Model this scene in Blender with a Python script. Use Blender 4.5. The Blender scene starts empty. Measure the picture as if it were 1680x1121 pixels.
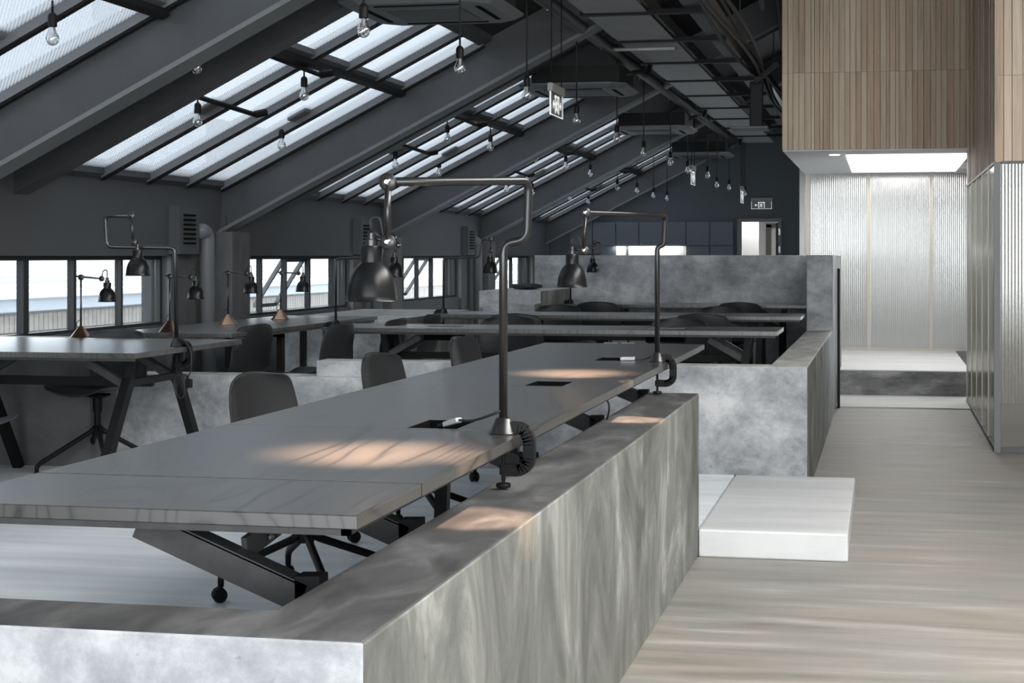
import bpy, bmesh, math, random
from mathutils import Vector, Matrix
random.seed(7)
S = bpy.context.scene
C = bpy.context.collection
pi = math.pi

# ---------------------------------------------------------------- camera
TH = math.atan(521/2620)
cam = bpy.data.objects.new('camera', bpy.data.cameras.new('camera')); C.objects.link(cam)
cam.location = (0, 0, 1.33)
cam.rotation_euler = (pi/2, 0, TH)
cam.data.sensor_width = 36; cam.data.lens = 36*2620/1680
cam.data.shift_x = (840-929)/1680; cam.data.shift_y = (420-560.5)/1680
cam.data.clip_start = .05; cam.data.clip_end = 300
S.camera = cam
# ---------------------------------------------------------------- world, exposure
S.view_settings.view_transform = 'Standard'; S.view_settings.look = 'None'
S.view_settings.gamma = 1; S.view_settings.use_curve_mapping = False
S.view_settings.exposure = 0.27
w = bpy.data.worlds.new('sky'); S.world = w; w.use_nodes = True
nt = w.node_tree; bg = nt.nodes['Background']
bg.inputs[0].default_value = (.90, .95, 1.0, 1); bg.inputs[1].default_value = 6.0

def area(name, loc, rot, sx, sy, power, col=(1, 1, 1), portal=False, spread=None):
    l = bpy.data.lights.new(name, 'AREA'); l.shape = 'RECTANGLE'; l.size = sx; l.size_y = sy
    l.energy = power; l.color = col
    if portal: l.cycles.is_portal = True
    if spread: l.spread = spread
    o = bpy.data.objects.new(name, l); C.objects.link(o); o.location = loc; o.rotation_euler = rot
    return o
SL = .51
def roof(x): return 1.842 + SL*(x+5.43)
BEAMS = [-.54+4.30*k for k in range(7)]         # rafter centres: -.54 3.76 8.06 12.36 16.66 20.96 25.26
SLA = math.atan(SL)
for k, yb in enumerate(BEAMS):
    area('portal', ((-5.29-3.16)/2, yb-1.46, roof(-4.22)+.16), (0, -SLA, 0), 2.5, 2.75, 1, portal=True)
area('portal', (-5.62, 15, 1.07), (0, -pi/2, 0), .55, 21, 1, portal=True)
# glazed front of the hall behind the camera: daylight that comes in over the viewer's shoulder
area('portal', (.2, -3.9, 1.6), (pi/2, 0, 0), 9.6, 3.0, 1, portal=True)
area('window_daylight', (.6, -3.8, 1.9), (pi/2, 0, 0), 8.0, 2.6, 165, (.95, .98, 1))
area('unseen_fill', (1.5, 4.2, 3.9), (0, math.radians(40), 0), .8, 7.0, 240, (.97, .98, 1))  # this and the next two: unseen area lamps added to brighten the hall
area('unseen_fill', (1.9, 5.0, 3.6), (0, math.radians(14), 0), .5, 3.5, 60, (1, .95, .88))
area('unseen_fill', (1.7, 3.2, 3.3), (0, math.radians(8), 0), .6, 5.0, 130, (1, .95, .88))

def spot(name, loc, aim, power, deg, blend, col, size=.03):
    l = bpy.data.lights.new(name, 'SPOT'); l.energy = power; l.color = col; l.spot_size = math.radians(deg); l.spot_blend = blend; l.shadow_soft_size = size
    o = bpy.data.objects.new(name, l); C.objects.link(o); o.location = loc
    o.rotation_euler = (Vector(aim)-Vector(loc)).to_track_quat('-Z', 'Y').to_euler(); return o
spot('corridor_spot', (.5, 2.6, 3.6), (-.94, 3.60, .72), 2600, 5.2, .25, (1, .66, .45))
spot('corridor_spot', (.5, 5.2, 3.6), (-.92, 5.88, .72), 2600, 4.0, .25, (1, .66, .45))
spot('timber_spot', (-.1, 12.3, 4.6), (-.15, 14.5, 3.3), 800, 46, 1, (1, .90, .76), .1)
spot('timber_spot', (.45, 12.3, 4.6), (.4, 14.5, 3.3), 300, 46, 1, (1, .90, .76), .1)
# ---------------------------------------------------------------- materials
def mat(name, col=(.5, .5, .5), rough=.5, metal=0, emis=None, es=1, spec=.5):
    m = bpy.data.materials.new(name); m.use_nodes = True
    b = m.node_tree.nodes['Principled BSDF']
    b.inputs['Base Color'].default_value = (*col, 1); b.inputs['Roughness'].default_value = rough
    b.inputs['Metallic'].default_value = metal; b.inputs['Specular IOR Level'].default_value = spec
    if emis: b.inputs['Emission Color'].default_value = (*emis, 1); b.inputs['Emission Strength'].default_value = es
    return m
class NT:
    def __init__(s, m): s.m = m; s.t = m.node_tree; s.b = s.t.nodes['Principled BSDF']
    def n(s, ty, **kw):
        x = s.t.nodes.new(ty)
        for k, v in kw.items():
            if k in x.inputs: x.inputs[k].default_value = v
            else: setattr(x, k, v)
        return x
    def l(s, a, b): s.t.links.new(a, b)
    def coords(s, scale=(1, 1, 1), rot=(0, 0, 0)):
        g = s.n('ShaderNodeNewGeometry'); mp = s.n('ShaderNodeMapping')
        mp.inputs['Scale'].default_value = scale; mp.inputs['Rotation'].default_value = rot
        s.l(g.outputs['Position'], mp.inputs[0]); return mp.outputs[0]
    def ramp(s, fac, stops):
        r = s.n('ShaderNodeValToRGB'); e = r.color_ramp.elements
        while len(e) < len(stops): e.new(.5)
        for k, (p, c) in enumerate(stops):
            e[k].position = p; e[k].color = (*c, 1) if len(c) == 3 else c
        s.l(fac, r.inputs[0]); return r.outputs[0]
    def mix(s, f, a, b, bt='MIX'):
        x = s.n('ShaderNodeMix', data_type='RGBA', blend_type=bt)
        if hasattr(f, 'is_linked') or hasattr(f, 'node'): s.l(f, x.inputs[0])
        else: x.inputs[0].default_value = f
        s.l(a, x.inputs[6]); s.l(b, x.inputs[7]); return x.outputs[2]
def g3(v): return (v, v, v)
def noisy(name, stops, scale=(1, 1, 1), detail=8, rough=.6, rr=(.5, .7), bump=.05, n2=None, spec=.5, dist=0, bscale=30):
    m = mat(name, rough=rough, spec=spec); q = NT(m)
    n = q.n('ShaderNodeTexNoise', Scale=1.0, Detail=detail, Roughness=.62, Distortion=dist); q.l(q.coords(scale), n.inputs[0])
    c = q.ramp(n.outputs[0], stops)
    if n2:
        nn = q.n('ShaderNodeTexNoise', Scale=1.0, Detail=10, Roughness=.7); q.l(q.coords(n2[0]), nn.inputs[0])
        c2 = q.ramp(nn.outputs[0], n2[1]); c = q.mix(n2[2], c, c2, 'OVERLAY' if len(n2) < 4 else n2[3])
    q.l(c, q.b.inputs['Base Color'])
    q.l(q.ramp(n.outputs[0], [(0, g3(rr[0])), (1, g3(rr[1]))]), q.b.inputs['Roughness'])
    bn = q.n('ShaderNodeTexNoise', Scale=bscale, Detail=6); q.l(q.coords(), bn.inputs[0])
    bp = q.n('ShaderNodeBump', Strength=bump, Distance=.01); q.l(bn.outputs[0], bp.inputs['Height']); q.l(bp.outputs[0], q.b.inputs['Normal'])
    return m
# cast concrete: cool, cloudy, painted paler as if lit towards the viewer; warmer, streaked, painted darker as if shaded along the corridor
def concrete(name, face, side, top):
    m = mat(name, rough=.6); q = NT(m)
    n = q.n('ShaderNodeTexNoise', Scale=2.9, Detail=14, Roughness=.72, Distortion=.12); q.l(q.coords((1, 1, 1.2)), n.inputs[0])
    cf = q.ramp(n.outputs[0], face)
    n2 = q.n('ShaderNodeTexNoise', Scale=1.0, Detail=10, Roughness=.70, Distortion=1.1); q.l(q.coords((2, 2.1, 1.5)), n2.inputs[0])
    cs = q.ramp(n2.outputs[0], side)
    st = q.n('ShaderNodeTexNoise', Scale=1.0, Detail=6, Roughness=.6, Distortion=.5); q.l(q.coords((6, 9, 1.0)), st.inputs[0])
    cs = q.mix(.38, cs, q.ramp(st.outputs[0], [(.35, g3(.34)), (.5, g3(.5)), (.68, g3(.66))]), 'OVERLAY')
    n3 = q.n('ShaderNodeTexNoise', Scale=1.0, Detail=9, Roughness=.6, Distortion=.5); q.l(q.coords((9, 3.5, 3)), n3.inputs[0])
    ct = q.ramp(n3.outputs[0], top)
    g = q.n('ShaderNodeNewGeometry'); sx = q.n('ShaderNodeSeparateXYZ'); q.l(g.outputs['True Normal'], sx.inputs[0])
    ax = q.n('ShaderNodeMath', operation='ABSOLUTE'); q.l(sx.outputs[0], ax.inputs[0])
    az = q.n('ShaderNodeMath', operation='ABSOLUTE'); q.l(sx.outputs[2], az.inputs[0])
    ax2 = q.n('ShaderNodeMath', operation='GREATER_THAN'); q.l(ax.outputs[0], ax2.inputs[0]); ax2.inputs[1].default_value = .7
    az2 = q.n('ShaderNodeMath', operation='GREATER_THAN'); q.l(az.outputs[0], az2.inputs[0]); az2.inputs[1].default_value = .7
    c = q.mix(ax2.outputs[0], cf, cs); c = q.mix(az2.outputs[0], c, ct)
    # small pores and stains
    v = q.n('ShaderNodeTexNoise', Scale=34, Detail=5, Roughness=.6); q.l(q.coords(), v.inputs[0])
    pores = q.ramp(v.outputs[0], [(.27, g3(.45)), (.36, g3(1))])
    c = q.mix(.6, c, pores, 'MULTIPLY')
    q.l(c, q.b.inputs['Base Color'])
    q.l(q.ramp(n.outputs[0], [(0, g3(.42)), (1, g3(.7))]), q.b.inputs['Roughness'])
    bn = q.n('ShaderNodeTexNoise', Scale=14, Detail=8); q.l(q.coords(), bn.inputs[0])
    bp = q.n('ShaderNodeBump', Strength=.12, Distance=.01); q.l(bn.outputs[0], bp.inputs['Height']); q.l(bp.outputs[0], q.b.inputs['Normal'])
    return m
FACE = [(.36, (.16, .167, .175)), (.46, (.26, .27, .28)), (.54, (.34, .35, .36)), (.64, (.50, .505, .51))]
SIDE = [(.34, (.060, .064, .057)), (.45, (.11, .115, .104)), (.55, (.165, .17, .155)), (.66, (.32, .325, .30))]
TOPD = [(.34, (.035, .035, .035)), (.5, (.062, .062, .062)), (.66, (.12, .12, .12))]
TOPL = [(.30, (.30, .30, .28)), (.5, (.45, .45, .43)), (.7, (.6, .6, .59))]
M = {}
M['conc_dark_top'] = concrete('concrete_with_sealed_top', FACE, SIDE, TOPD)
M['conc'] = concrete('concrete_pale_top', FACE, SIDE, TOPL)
M['conc_wall'] = concrete('concrete_pier', [(.3, g3(.075)), (.5, g3(.105)), (.7, g3(.14))], [(.3, g3(.06)), (.5, g3(.09)), (.7, g3(.13))], TOPL)
M['platform'] = noisy('platform_screed', [(.3, (.56, .60, .62)), (.5, (.68, .72, .74)), (.7, (.80, .82, .83))], (.8, 9, 1), rr=(.28, .5), bump=.03)
M['corridor'] = noisy('corridor_screed', [(.30, (.14, .133, .118)), (.43, (.19, .184, .165)), (.55, (.23, .217, .195)), (.70, (.31, .305, .29))], (1.1, 8.5, 1), rr=(.38, .62), bump=.06, dist=.35,
    n2=((.7, 1.3, 1), [(.3, (.42, .46, .47)), (.5, (.5, .5, .5)), (.7, (.60, .53, .48))], .7))
M['white_step'] = noisy('white_screed', [(.3, (.42, .43, .43)), (.5, (.52, .53, .53)), (.7, (.62, .63, .63))], (.9, 6, 2), rr=(.35, .55), bump=.03)
M['step_riser'] = noisy('rough_concrete', [(.36, (.12, .12, .12)), (.5, (.24, .24, .24)), (.64, (.46, .46, .46))], (2.5, 3, 7))
M['dark_wall'] = noisy('dark_plaster', [(.3, (.055, .058, .062)), (.7, (.078, .081, .086))], (.6, .6, .6), rr=(.6, .8), bump=.03)
M['dark_ceiling'] = noisy('black_ceiling', [(.3, g3(.012)), (.7, g3(.018))], (1, 1, 1), rr=(.7, .9))
M['far_wall'] = noisy('blue_grey_plaster', [(.3, (.060, .070, .079)), (.7, (.074, .085, .096))], (.5, .5, .5), rr=(.6, .8), bump=.02)
M['steel'] = noisy('painted_steel', [(.3, (.050, .052, .056)), (.7, (.070, .073, .077))], (2, 2, 2), rr=(.38, .52), bump=.04)
M['steel_light'] = noisy('grey_painted_metal', [(.3, (.12, .124, .13)), (.7, (.15, .155, .16))], (2, 2, 2), rr=(.4, .55), bump=.03)
M['frame_dark'] = mat('dark_window_frame', (.03, .031, .033), .5, spec=.2)
M['tray_plate'] = noisy('galvanised_tray', [(.3, g3(.28)), (.7, g3(.36))], (2, 2, 2), rr=(.45, .6), bump=.02)
M['black_metal'] = mat('black_powder_coat', (.009, .009, .0095), .45, spec=.14)
M['raw_steel'] = noisy('raw_steel_channel', [(.3, g3(.030)), (.7, g3(.055))], (14, 14, 14), rr=(.42, .55), bump=.04, spec=.35)
M['lamp_black'] = mat('satin_black_lacquer', (.007, .0075, .008), .30, spec=.22)
M['lamp_tube'] = mat('dark_nickel_tube', (.055, .055, .055), .30, .8)
M['chrome'] = mat('chrome', (.30, .30, .30), .28, 1)
M['copper'] = mat('copper_cone', (.42, .27, .19), .30, 1)
M['cable'] = mat('black_cable', (.012, .012, .012), .6)
M['grey_plastic'] = mat('grey_plastic', (.35, .36, .38), .4)
M['chair'] = mat('charcoal_shell', (.016, .0165, .0175), .5, spec=.25)
M['chair_grey'] = mat('grey_shell', (.030, .034, .038), .42, spec=.35)
M['white_plaster'] = mat('white_plaster', (.62, .62, .61), .7)
M['soffit'] = mat('white_soffit', (.80, .82, .84), .6)
M['shelf_black'] = mat('black_slot', (.004, .004, .004), .8, spec=.05)
M['light_panel'] = mat('backlit_panel', (.9, .9, .88), .6, emis=(1, .98, .94), es=.78)
M['downlight'] = mat('downlight', (.9, .9, .9), .6, emis=(1, .97, .92), es=4)
M['exit_white'] = mat('exit_pictogram', (.8, .8, .8), .5, emis=(1, 1, 1), es=.35)
M['exit_case'] = mat('exit_housing', (.22, .22, .20), .45)
M['warm_bulb'] = mat('lit_bulb', (.9, .85, .7), .3, emis=(1, .72, .48), es=14)
M['white_socket'] = mat('white_outlet', (.75, .75, .74), .4)
M['shade_inner'] = mat('white_enamel', (.75, .72, .68), .4)
def wood_table():
    m = mat('black_stained_oak', rough=.33, spec=.4); q = NT(m)
    n = q.n('ShaderNodeTexNoise', Scale=1.0, Detail=2.5, Roughness=.45, Distortion=.5); q.l(q.coords((2.4, .42, 1)), n.inputs[0])
    a = q.n('ShaderNodeMath', operation='MULTIPLY'); q.l(n.outputs[0], a.inputs[0]); a.inputs[1].default_value = 30
    fr = q.n('ShaderNodeMath', operation='PINGPONG'); q.l(a.outputs[0], fr.inputs[0]); fr.inputs[1].default_value = .5
    rings = q.ramp(fr.outputs[0], [(0, (.012, .0115, .011)), (.06, (.038, .036, .033)), (.18, (.053, .0505, .047)), (1, (.061, .058, .054))])
    f = q.n('ShaderNodeTexNoise', Scale=1.0, Detail=6, Roughness=.7); q.l(q.coords((110, 2.2, 60)), f.inputs[0])
    c = q.mix(.16, rings, q.ramp(f.outputs[0], [(.35, g3(.35)), (.6, g3(.6))]), 'OVERLAY')
    q.l(c, q.b.inputs['Base Color'])
    q.l(q.ramp(f.outputs[0], [(.3, g3(.27)), (.7, g3(.31))]), q.b.inputs['Roughness'])
    q.b.inputs['Coat Weight'].default_value = 1; q.b.inputs['Coat Roughness'].default_value = .30; q.b.inputs['Coat IOR'].default_value = 1.45
    bp = q.n('ShaderNodeBump', Strength=.012, Distance=.002); q.l(f.outputs[0], bp.inputs['Height']); q.l(bp.outputs[0], q.b.inputs['Normal'])
    return m
M['oak'] = wood_table()
def cladding(name, base):
    m = mat(name, rough=.6, spec=.25); q = NT(m)
    oi = q.n('ShaderNodeObjectInfo')
    n = q.n('ShaderNodeTexNoise', Scale=1.0, Detail=8, Roughness=.65, Distortion=.3); q.l(q.coords((34, 34, 1.6)), n.inputs[0])
    c = q.ramp(n.outputs[0], [(.3, tuple(v*.78 for v in base)), (.5, base), (.7, tuple(v*1.15 for v in base))])
    k = q.ramp(oi.outputs['Random'], [(0, (.36, .345, .33)), (.5, (.5, .5, .5)), (1, (.60, .595, .58))])
    q.l(q.mix(.75, c, k, 'OVERLAY'), q.b.inputs['Base Color'])
    return m
M['core'] = mat('dark_batten', (.06, .045, .035), .8)
M['clad'] = cladding('pale_oak_cladding', (.58, .465, .35))
def skyglass():
    # clear pane under a fine ribbed sun screen: bright ribs that scatter, dark gaps that let the view through
    m = bpy.data.materials.new('ribbed_roof_glass'); m.use_nodes = True; t = m.node_tree
    for x in list(t.nodes): t.nodes.remove(x)
    o = t.nodes.new('ShaderNodeOutputMaterial'); g = t.nodes.new('ShaderNodeNewGeometry'); s = t.nodes.new('ShaderNodeSeparateXYZ')
    t.links.new(g.outputs['Position'], s.inputs[0])
    a = t.nodes.new('ShaderNodeMath'); a.operation = 'MULTIPLY'; a.inputs[1].default_value = 1.33; t.links.new(s.outputs[0], a.inputs[0])
    b = t.nodes.new('ShaderNodeMath'); b.operation = 'ADD'; t.links.new(a.outputs[0], b.inputs[0]); t.links.new(s.outputs[1], b.inputs[1])
    c = t.nodes.new('ShaderNodeMath'); c.operation = 'MULTIPLY'; c.inputs[1].default_value = 210; t.links.new(b.outputs[0], c.inputs[0])
    d = t.nodes.new('ShaderNodeMath'); d.operation = 'SINE'; t.links.new(c.outputs[0], d.inputs[0])
    e = t.nodes.new('ShaderNodeMapRange'); e.inputs['From Min'].default_value = -.6; e.inputs['From Max'].default_value = .5
    e.inputs['To Min'].default_value = .30; e.inputs['To Max'].default_value = .80; t.links.new(d.outputs[0], e.inputs[0])
    tr = t.nodes.new('ShaderNodeBsdfTransparent'); tr.inputs[0].default_value = (.46, .48, .50, 1)
    tl = t.nodes.new('ShaderNodeBsdfTranslucent'); tl.inputs[0].default_value = (.30, .31, .32, 1)
    mx = t.nodes.new('ShaderNodeMixShader'); t.links.new(e.outputs[0], mx.inputs[0]); t.links.new(tr.outputs[0], mx.inputs[1]); t.links.new(tl.outputs[0], mx.inputs[2])
    gl = t.nodes.new('ShaderNodeBsdfGlossy'); gl.inputs['Roughness'].default_value = .05
    m2 = t.nodes.new('ShaderNodeMixShader'); m2.inputs[0].default_value = .05
    t.links.new(mx.outputs[0], m2.inputs[1]); t.links.new(gl.outputs[0], m2.inputs[2]); t.links.new(m2.outputs[0], o.inputs[0])
    return m
M['skyglass'] = skyglass()
def clear(name, tint=(.9, .93, .93), gloss=.08, fres=None):
    m = bpy.data.materials.new(name); m.use_nodes = True; t = m.node_tree
    for x in list(t.nodes): t.nodes.remove(x)
    o = t.nodes.new('ShaderNodeOutputMaterial'); tr = t.nodes.new('ShaderNodeBsdfTransparent'); tr.inputs[0].default_value = (*tint, 1)
    gl = t.nodes.new('ShaderNodeBsdfGlossy'); gl.inputs['Roughness'].default_value = .04
    mx = t.nodes.new('ShaderNodeMixShader'); mx.inputs[0].default_value = gloss
    if fres:
        lw = t.nodes.new('ShaderNodeLayerWeight'); lw.inputs[0].default_value = fres
        mr = t.nodes.new('ShaderNodeMapRange'); mr.inputs['To Min'].default_value = gloss; mr.inputs['To Max'].default_value = .95
        t.links.new(lw.outputs['Facing'], mr.inputs[0]); t.links.new(mr.outputs[0], mx.inputs[0])
    t.links.new(tr.outputs[0], mx.inputs[1]); t.links.new(gl.outputs[0], mx.inputs[2]); t.links.new(mx.outputs[0], o.inputs[0])
    return m
M['glass'] = clear('window_glass', (.78, .80, .81), gloss=.06)
M['bulb_glass'] = clear('bulb_glass', (.95, .96, .97), .36, .5)
M['acrylic'] = mat('exit_acrylic', (.16, .165, .165), .3); M['acrylic'].node_tree.nodes['Principled BSDF'].inputs['Alpha'].default_value = .55
M['filament'] = mat('bulb_filament', (.85, .85, .83), .3)
def poly(name, axis, trans, glossc, diffc, seethru, rough=.22, gmin=.3):
    # multiwall sheet: fine vertical flutes, part mirror, part milk
    m = bpy.data.materials.new(name); m.use_nodes = True; t = m.node_tree
    for x in list(t.nodes): t.nodes.remove(x)
    N = t.nodes.new; L = t.links.new
    o = N('ShaderNodeOutputMaterial'); g = N('ShaderNodeNewGeometry'); s = N('ShaderNodeSeparateXYZ'); L(g.outputs['Position'], s.inputs[0])
    c = N('ShaderNodeMath'); c.operation = 'MULTIPLY'; c.inputs[1].default_value = 2*pi/.022; L(s.outputs[axis], c.inputs[0])
    d = N('ShaderNodeMath'); d.operation = 'SINE'; L(c.outputs[0], d.inputs[0])
    bp = N('ShaderNodeBump'); bp.inputs['Strength'].default_value = .2; bp.inputs['Distance'].default_value = .004; L(d.outputs[0], bp.inputs['Height'])
    df = N('ShaderNodeBsdfDiffuse'); df.inputs[0].default_value = (*diffc, 1); L(bp.outputs[0], df.inputs['Normal'])
    tl = N('ShaderNodeBsdfTranslucent'); tl.inputs[0].default_value = (*diffc, 1)
    a = N('ShaderNodeMixShader'); a.inputs[0].default_value = trans; L(df.outputs[0], a.inputs[1]); L(tl.outputs[0], a.inputs[2])
    gl = N('ShaderNodeBsdfGlossy'); gl.inputs['Roughness'].default_value = rough; gl.inputs[0].default_value = (*glossc, 1); L(bp.outputs[0], gl.inputs['Normal'])
    lw = N('ShaderNodeLayerWeight'); lw.inputs[0].default_value = .45
    mr = N('ShaderNodeMapRange'); mr.inputs['To Min'].default_value = gmin; mr.inputs['To Max'].default_value = .9; L(lw.outputs['Facing'], mr.inputs[0])
    b = N('ShaderNodeMixShader'); L(mr.outputs[0], b.inputs[0]); L(a.outputs[0], b.inputs[1]); L(gl.outputs[0], b.inputs[2])
    tr = N('ShaderNodeBsdfTransparent'); e = N('ShaderNodeMixShader'); e.inputs[0].default_value = seethru
    L(b.outputs[0], e.inputs[1]); L(tr.outputs[0], e.inputs[2]); L(e.outputs[0], o.inputs[0])
    return m
M['poly_far'] = poly('milky_polycarbonate', 0, .62, (.56, .56, .55), (.72, .73, .71), .04, .14, .5)
M['poly_side'] = poly('fluted_polycarbonate', 1, .45, (.72, .72, .68), (.09, .092, .08), .16, .12, .6)
M['poly_front'] = poly('fluted_polycarbonate_front', 0, .5, (.45, .45, .43), (.22, .22, .20), .45, .10, .35)
M['alu'] = mat('champagne_aluminium', (.42, .39, .34), .4, .6)
M['out_white'] = mat('outside_render', (.78, .80, .82), .8)
M['out_blue'] = mat('outside_band', (.42, .46, .50), .7)
M['out_brick'] = noisy('outside_brick', [(.3, (.20, .18, .165)), (.7, (.30, .275, .25))], (6, 6, 6))
M['out_joint'] = mat('outside_mortar', (.50, .50, .48), .8)
M['out_roof'] = mat('outside_tiles', (.50, .49, .48), .8)

# ---------------------------------------------------------------- mesh helpers
def new(): return bmesh.new()
def box(bm, x0, x1, y0, y1, z0, z1, f=None):
    if x0 > x1: x0, x1 = x1, x0
    if y0 > y1: y0, y1 = y1, y0
    if z0 > z1: z0, z1 = z1, z0
    v = [bm.verts.new(p) for p in ((x0,y0,z0),(x1,y0,z0),(x1,y1,z0),(x0,y1,z0),(x0,y0,z1),(x1,y0,z1),(x1,y1,z1),(x0,y1,z1))]
    if f:
        for q in v: q.co = f(q.co)
    for i in ((3,2,1,0),(4,5,6,7),(0,1,5,4),(1,2,6,5),(2,3,7,6),(3,0,4,7)): bm.faces.new([v[k] for k in i])
    return v
def sbox(bm, x0, x1, y0, y1, d0, d1):            # box sheared to follow the roof slope
    return box(bm, x0, x1, y0, y1, d0, d1, lambda c: Vector((c.x, c.y, roof(c.x)+c.z)))
def beam(bm, a, b, w, h, up=(0, 0, 1)):
    a = Vector(a); b = Vector(b); d = (b-a).normalized(); up = Vector(up)
    if abs(d.dot(up)) > .98: up = Vector((0, 1, 0))
    s = d.cross(up).normalized(); u = s.cross(d)
    r = [[bm.verts.new(p + s*(i*w/2) + u*(j*h/2)) for i, j in ((-1,-1),(1,-1),(1,1),(-1,1))] for p in (a, b)]
    for k in range(4): bm.faces.new((r[0][k], r[0][(k+1) % 4], r[1][(k+1) % 4], r[1][k]))
    bm.faces.new(r[0][::-1]); bm.faces.new(r[1])
def fillet(pts, r, n=5):
    pts = [Vector(p) for p in pts]; out = [pts[0]]
    for i in range(1, len(pts)-1):
        p = pts[i]; a = pts[i-1]-p; b = pts[i+1]-p; rr = min(r, a.length*.49, b.length*.49)
        A = p+a.normalized()*rr; B = p+b.normalized()*rr
        for k in range(n+1):
            t = k/n; out.append(A*(1-t)**2 + p*2*t*(1-t) + B*t*t)
    out.append(pts[-1]); return out
def tube(bm, pts, r, n=10, caps=True, r1=None):
    pts = [Vector(p) for p in pts]; N = len(pts); rings = []; ref = None
    for i, p in enumerate(pts):
        d = (pts[min(i+1, N-1)]-pts[max(i-1, 0)]).normalized()
        if ref is None:
            ref = d.orthogonal().normalized()
        else:
            ref = (ref - d*ref.dot(d))
            ref = ref.normalized() if ref.length > 1e-6 else d.orthogonal().normalized()
        s = d.cross(ref); rad = r if r1 is None else r+(r1-r)*i/(N-1)
        rings.append([bm.verts.new(p+(ref*math.cos(2*pi*k/n)+s*math.sin(2*pi*k/n))*rad) for k in range(n)])
    for i in range(N-1):
        for k in range(n):
            bm.faces.new((rings[i][k], rings[i][(k+1) % n], rings[i+1][(k+1) % n], rings[i+1][k]))
    if caps: bm.faces.new(rings[0][::-1]); bm.faces.new(rings[-1])
def lathe(bm, prof, c=(0, 0, 0), n=28, axis=None):
    c = Vector(c); rings = []
    R = Matrix.Identity(3) if axis is None else Vector((0, 0, 1)).rotation_difference(Vector(axis)).to_matrix()
    for r, z in prof:
        if r < 1e-6: rings.append([bm.verts.new(c+R@Vector((0, 0, z)))])
        else: rings.append([bm.verts.new(c+R@Vector((r*math.cos(2*pi*k/n), r*math.sin(2*pi*k/n), z))) for k in range(n)])
    for a, b in zip(rings, rings[1:]):
        for k in range(n):
            if len(a) == 1 and len(b) == 1: continue
            if len(a) == 1: bm.faces.new((a[0], b[(k+1) % n], b[k]))
            elif len(b) == 1: bm.faces.new((a[k], a[(k+1) % n], b[0]))
            else: bm.faces.new((a[k], a[(k+1) % n], b[(k+1) % n], b[k]))
def prism(bm, poly2, y0, y1, plane='xz'):
    def P(p, t): return (p[0], t, p[1]) if plane == 'xz' else ((t, p[0], p[1]) if plane == 'yz' else (p[0], p[1], t))
    a = [bm.verts.new(P(p, y0)) for p in poly2]; b = [bm.verts.new(P(p, y1)) for p in poly2]
    n = len(a); bm.faces.new(a); bm.faces.new(b[::-1])
    for k in range(n): bm.faces.new((a[k], b[k], b[(k+1) % n], a[(k+1) % n]))
def obj(name, bm, m, parent=None, smooth=False, bev=0, W=True, **props):
    """one mesh object; with W the shapes were laid out in world space and are moved into the parent's frame"""
    me = bpy.data.meshes.new(name)
    bmesh.ops.recalc_face_normals(bm, faces=bm.faces)
    bm.to_mesh(me); bm.free(); me.materials.append(m)
    o = bpy.data.objects.new(name, me); C.objects.link(o)
    if parent is not None:
        o.parent = parent
        if W:
            off = Vector(parent.location)
            if parent.parent: off = off + Vector(parent.parent.location)
            me.transform(Matrix.Translation(-off))
    if smooth:
        for p in me.polygons: p.use_smooth = True
        if smooth == 'auto': me.set_sharp_from_angle(angle=math.radians(38))
    if bev:
        b = o.modifiers.new('bevel', 'BEVEL'); b.width = bev; b.segments = 2; b.limit_method = 'ANGLE'
    for k, v in props.items(): o[k] = v
    return o
def thing(name, label, cat, loc=(0, 0, 0), rz=0, group=None, kind=None):
    o = bpy.data.objects.new(name, None); C.objects.link(o); o.location = loc; o.rotation_euler = (0, 0, rz); o.empty_display_size = .1
    if label: o['label'] = label
    if cat: o['category'] = cat
    if group: o['group'] = group
    if kind: o['kind'] = kind
    return o
def struct(name, bm, m, bev=0, label=None, **kw):
    o = obj(name, bm, m, bev=bev, **kw); o['kind'] = 'structure'
    if label: o['label'] = label
    return o
def sgroup(name, label, loc=(0, 0, 0)): return thing(name, label, None, loc, kind='structure')
def dup(root, loc, rz=0, label=None, group=None):
    r = root.copy(); C.objects.link(r); r.location = loc; r.rotation_euler = (0, 0, rz)
    if label: r['label'] = label
    if group: r['group'] = group
    for ch in list(root.children):
        c = ch.copy(); C.objects.link(c); c.parent = r
        for g in list(ch.children):
            d = g.copy(); C.objects.link(d); d.parent = c
    return r
def mesh_copy(o, loc, parent):
    c = o.copy(); C.objects.link(c); c.location = loc; c.parent = parent; return c
P0 = .12                                            # level of the raised work floor

# ================================================================= SETTING
b = new(); box(b, -8, 7, -4, 29, -.3, 0); struct('floor', b, M['corridor'], label='brushed greige concrete corridor floor')
b = new(); box(b, -5.45, -.81, 2.41, 8.83, 0, P0); box(b, -5.45, -.42, 8.83, 25.3, 0, P0-.001)
struct('floor_platform', b, M['platform'], label='raised pale blue-white work floor inside the concrete walls')
b = new(); box(b, -.41, .8, 14.2, 15.4, 0, .012); struct('floor_landing', b, M['white_step'], label='white screed landing in front of the far corridor step')
b = new()
for x0, x1, z0, z1 in ((-5.62, -5.41, -.3, .80), (-5.62, -5.34, 1.33, 1.87)): box(b, x0, x1, -4, 25.6, z0, z1)
WIN = []
for k, yb in enumerate(BEAMS[:-1]):
    WIN.append((yb+.60 if k != 2 else 8.17, (yb+3.39 if k != 2 else 11.45)))
pr = -4
for y0, y1 in WIN:
    box(b, -5.62, -5.41, pr, y0, .80, 1.33); pr = y1
box(b, -5.62, -5.41, pr, 25.6, .80, 1.33)
wl = struct('wall_left', b, M['dark_wall'], label='dark eaves wall with a low strip of windows')
b = new(); pr = 2.0
for y0, y1 in WIN:
    box(b, -5.41, -5.375, pr, y0, .12, 1.33); pr = y1
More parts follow.
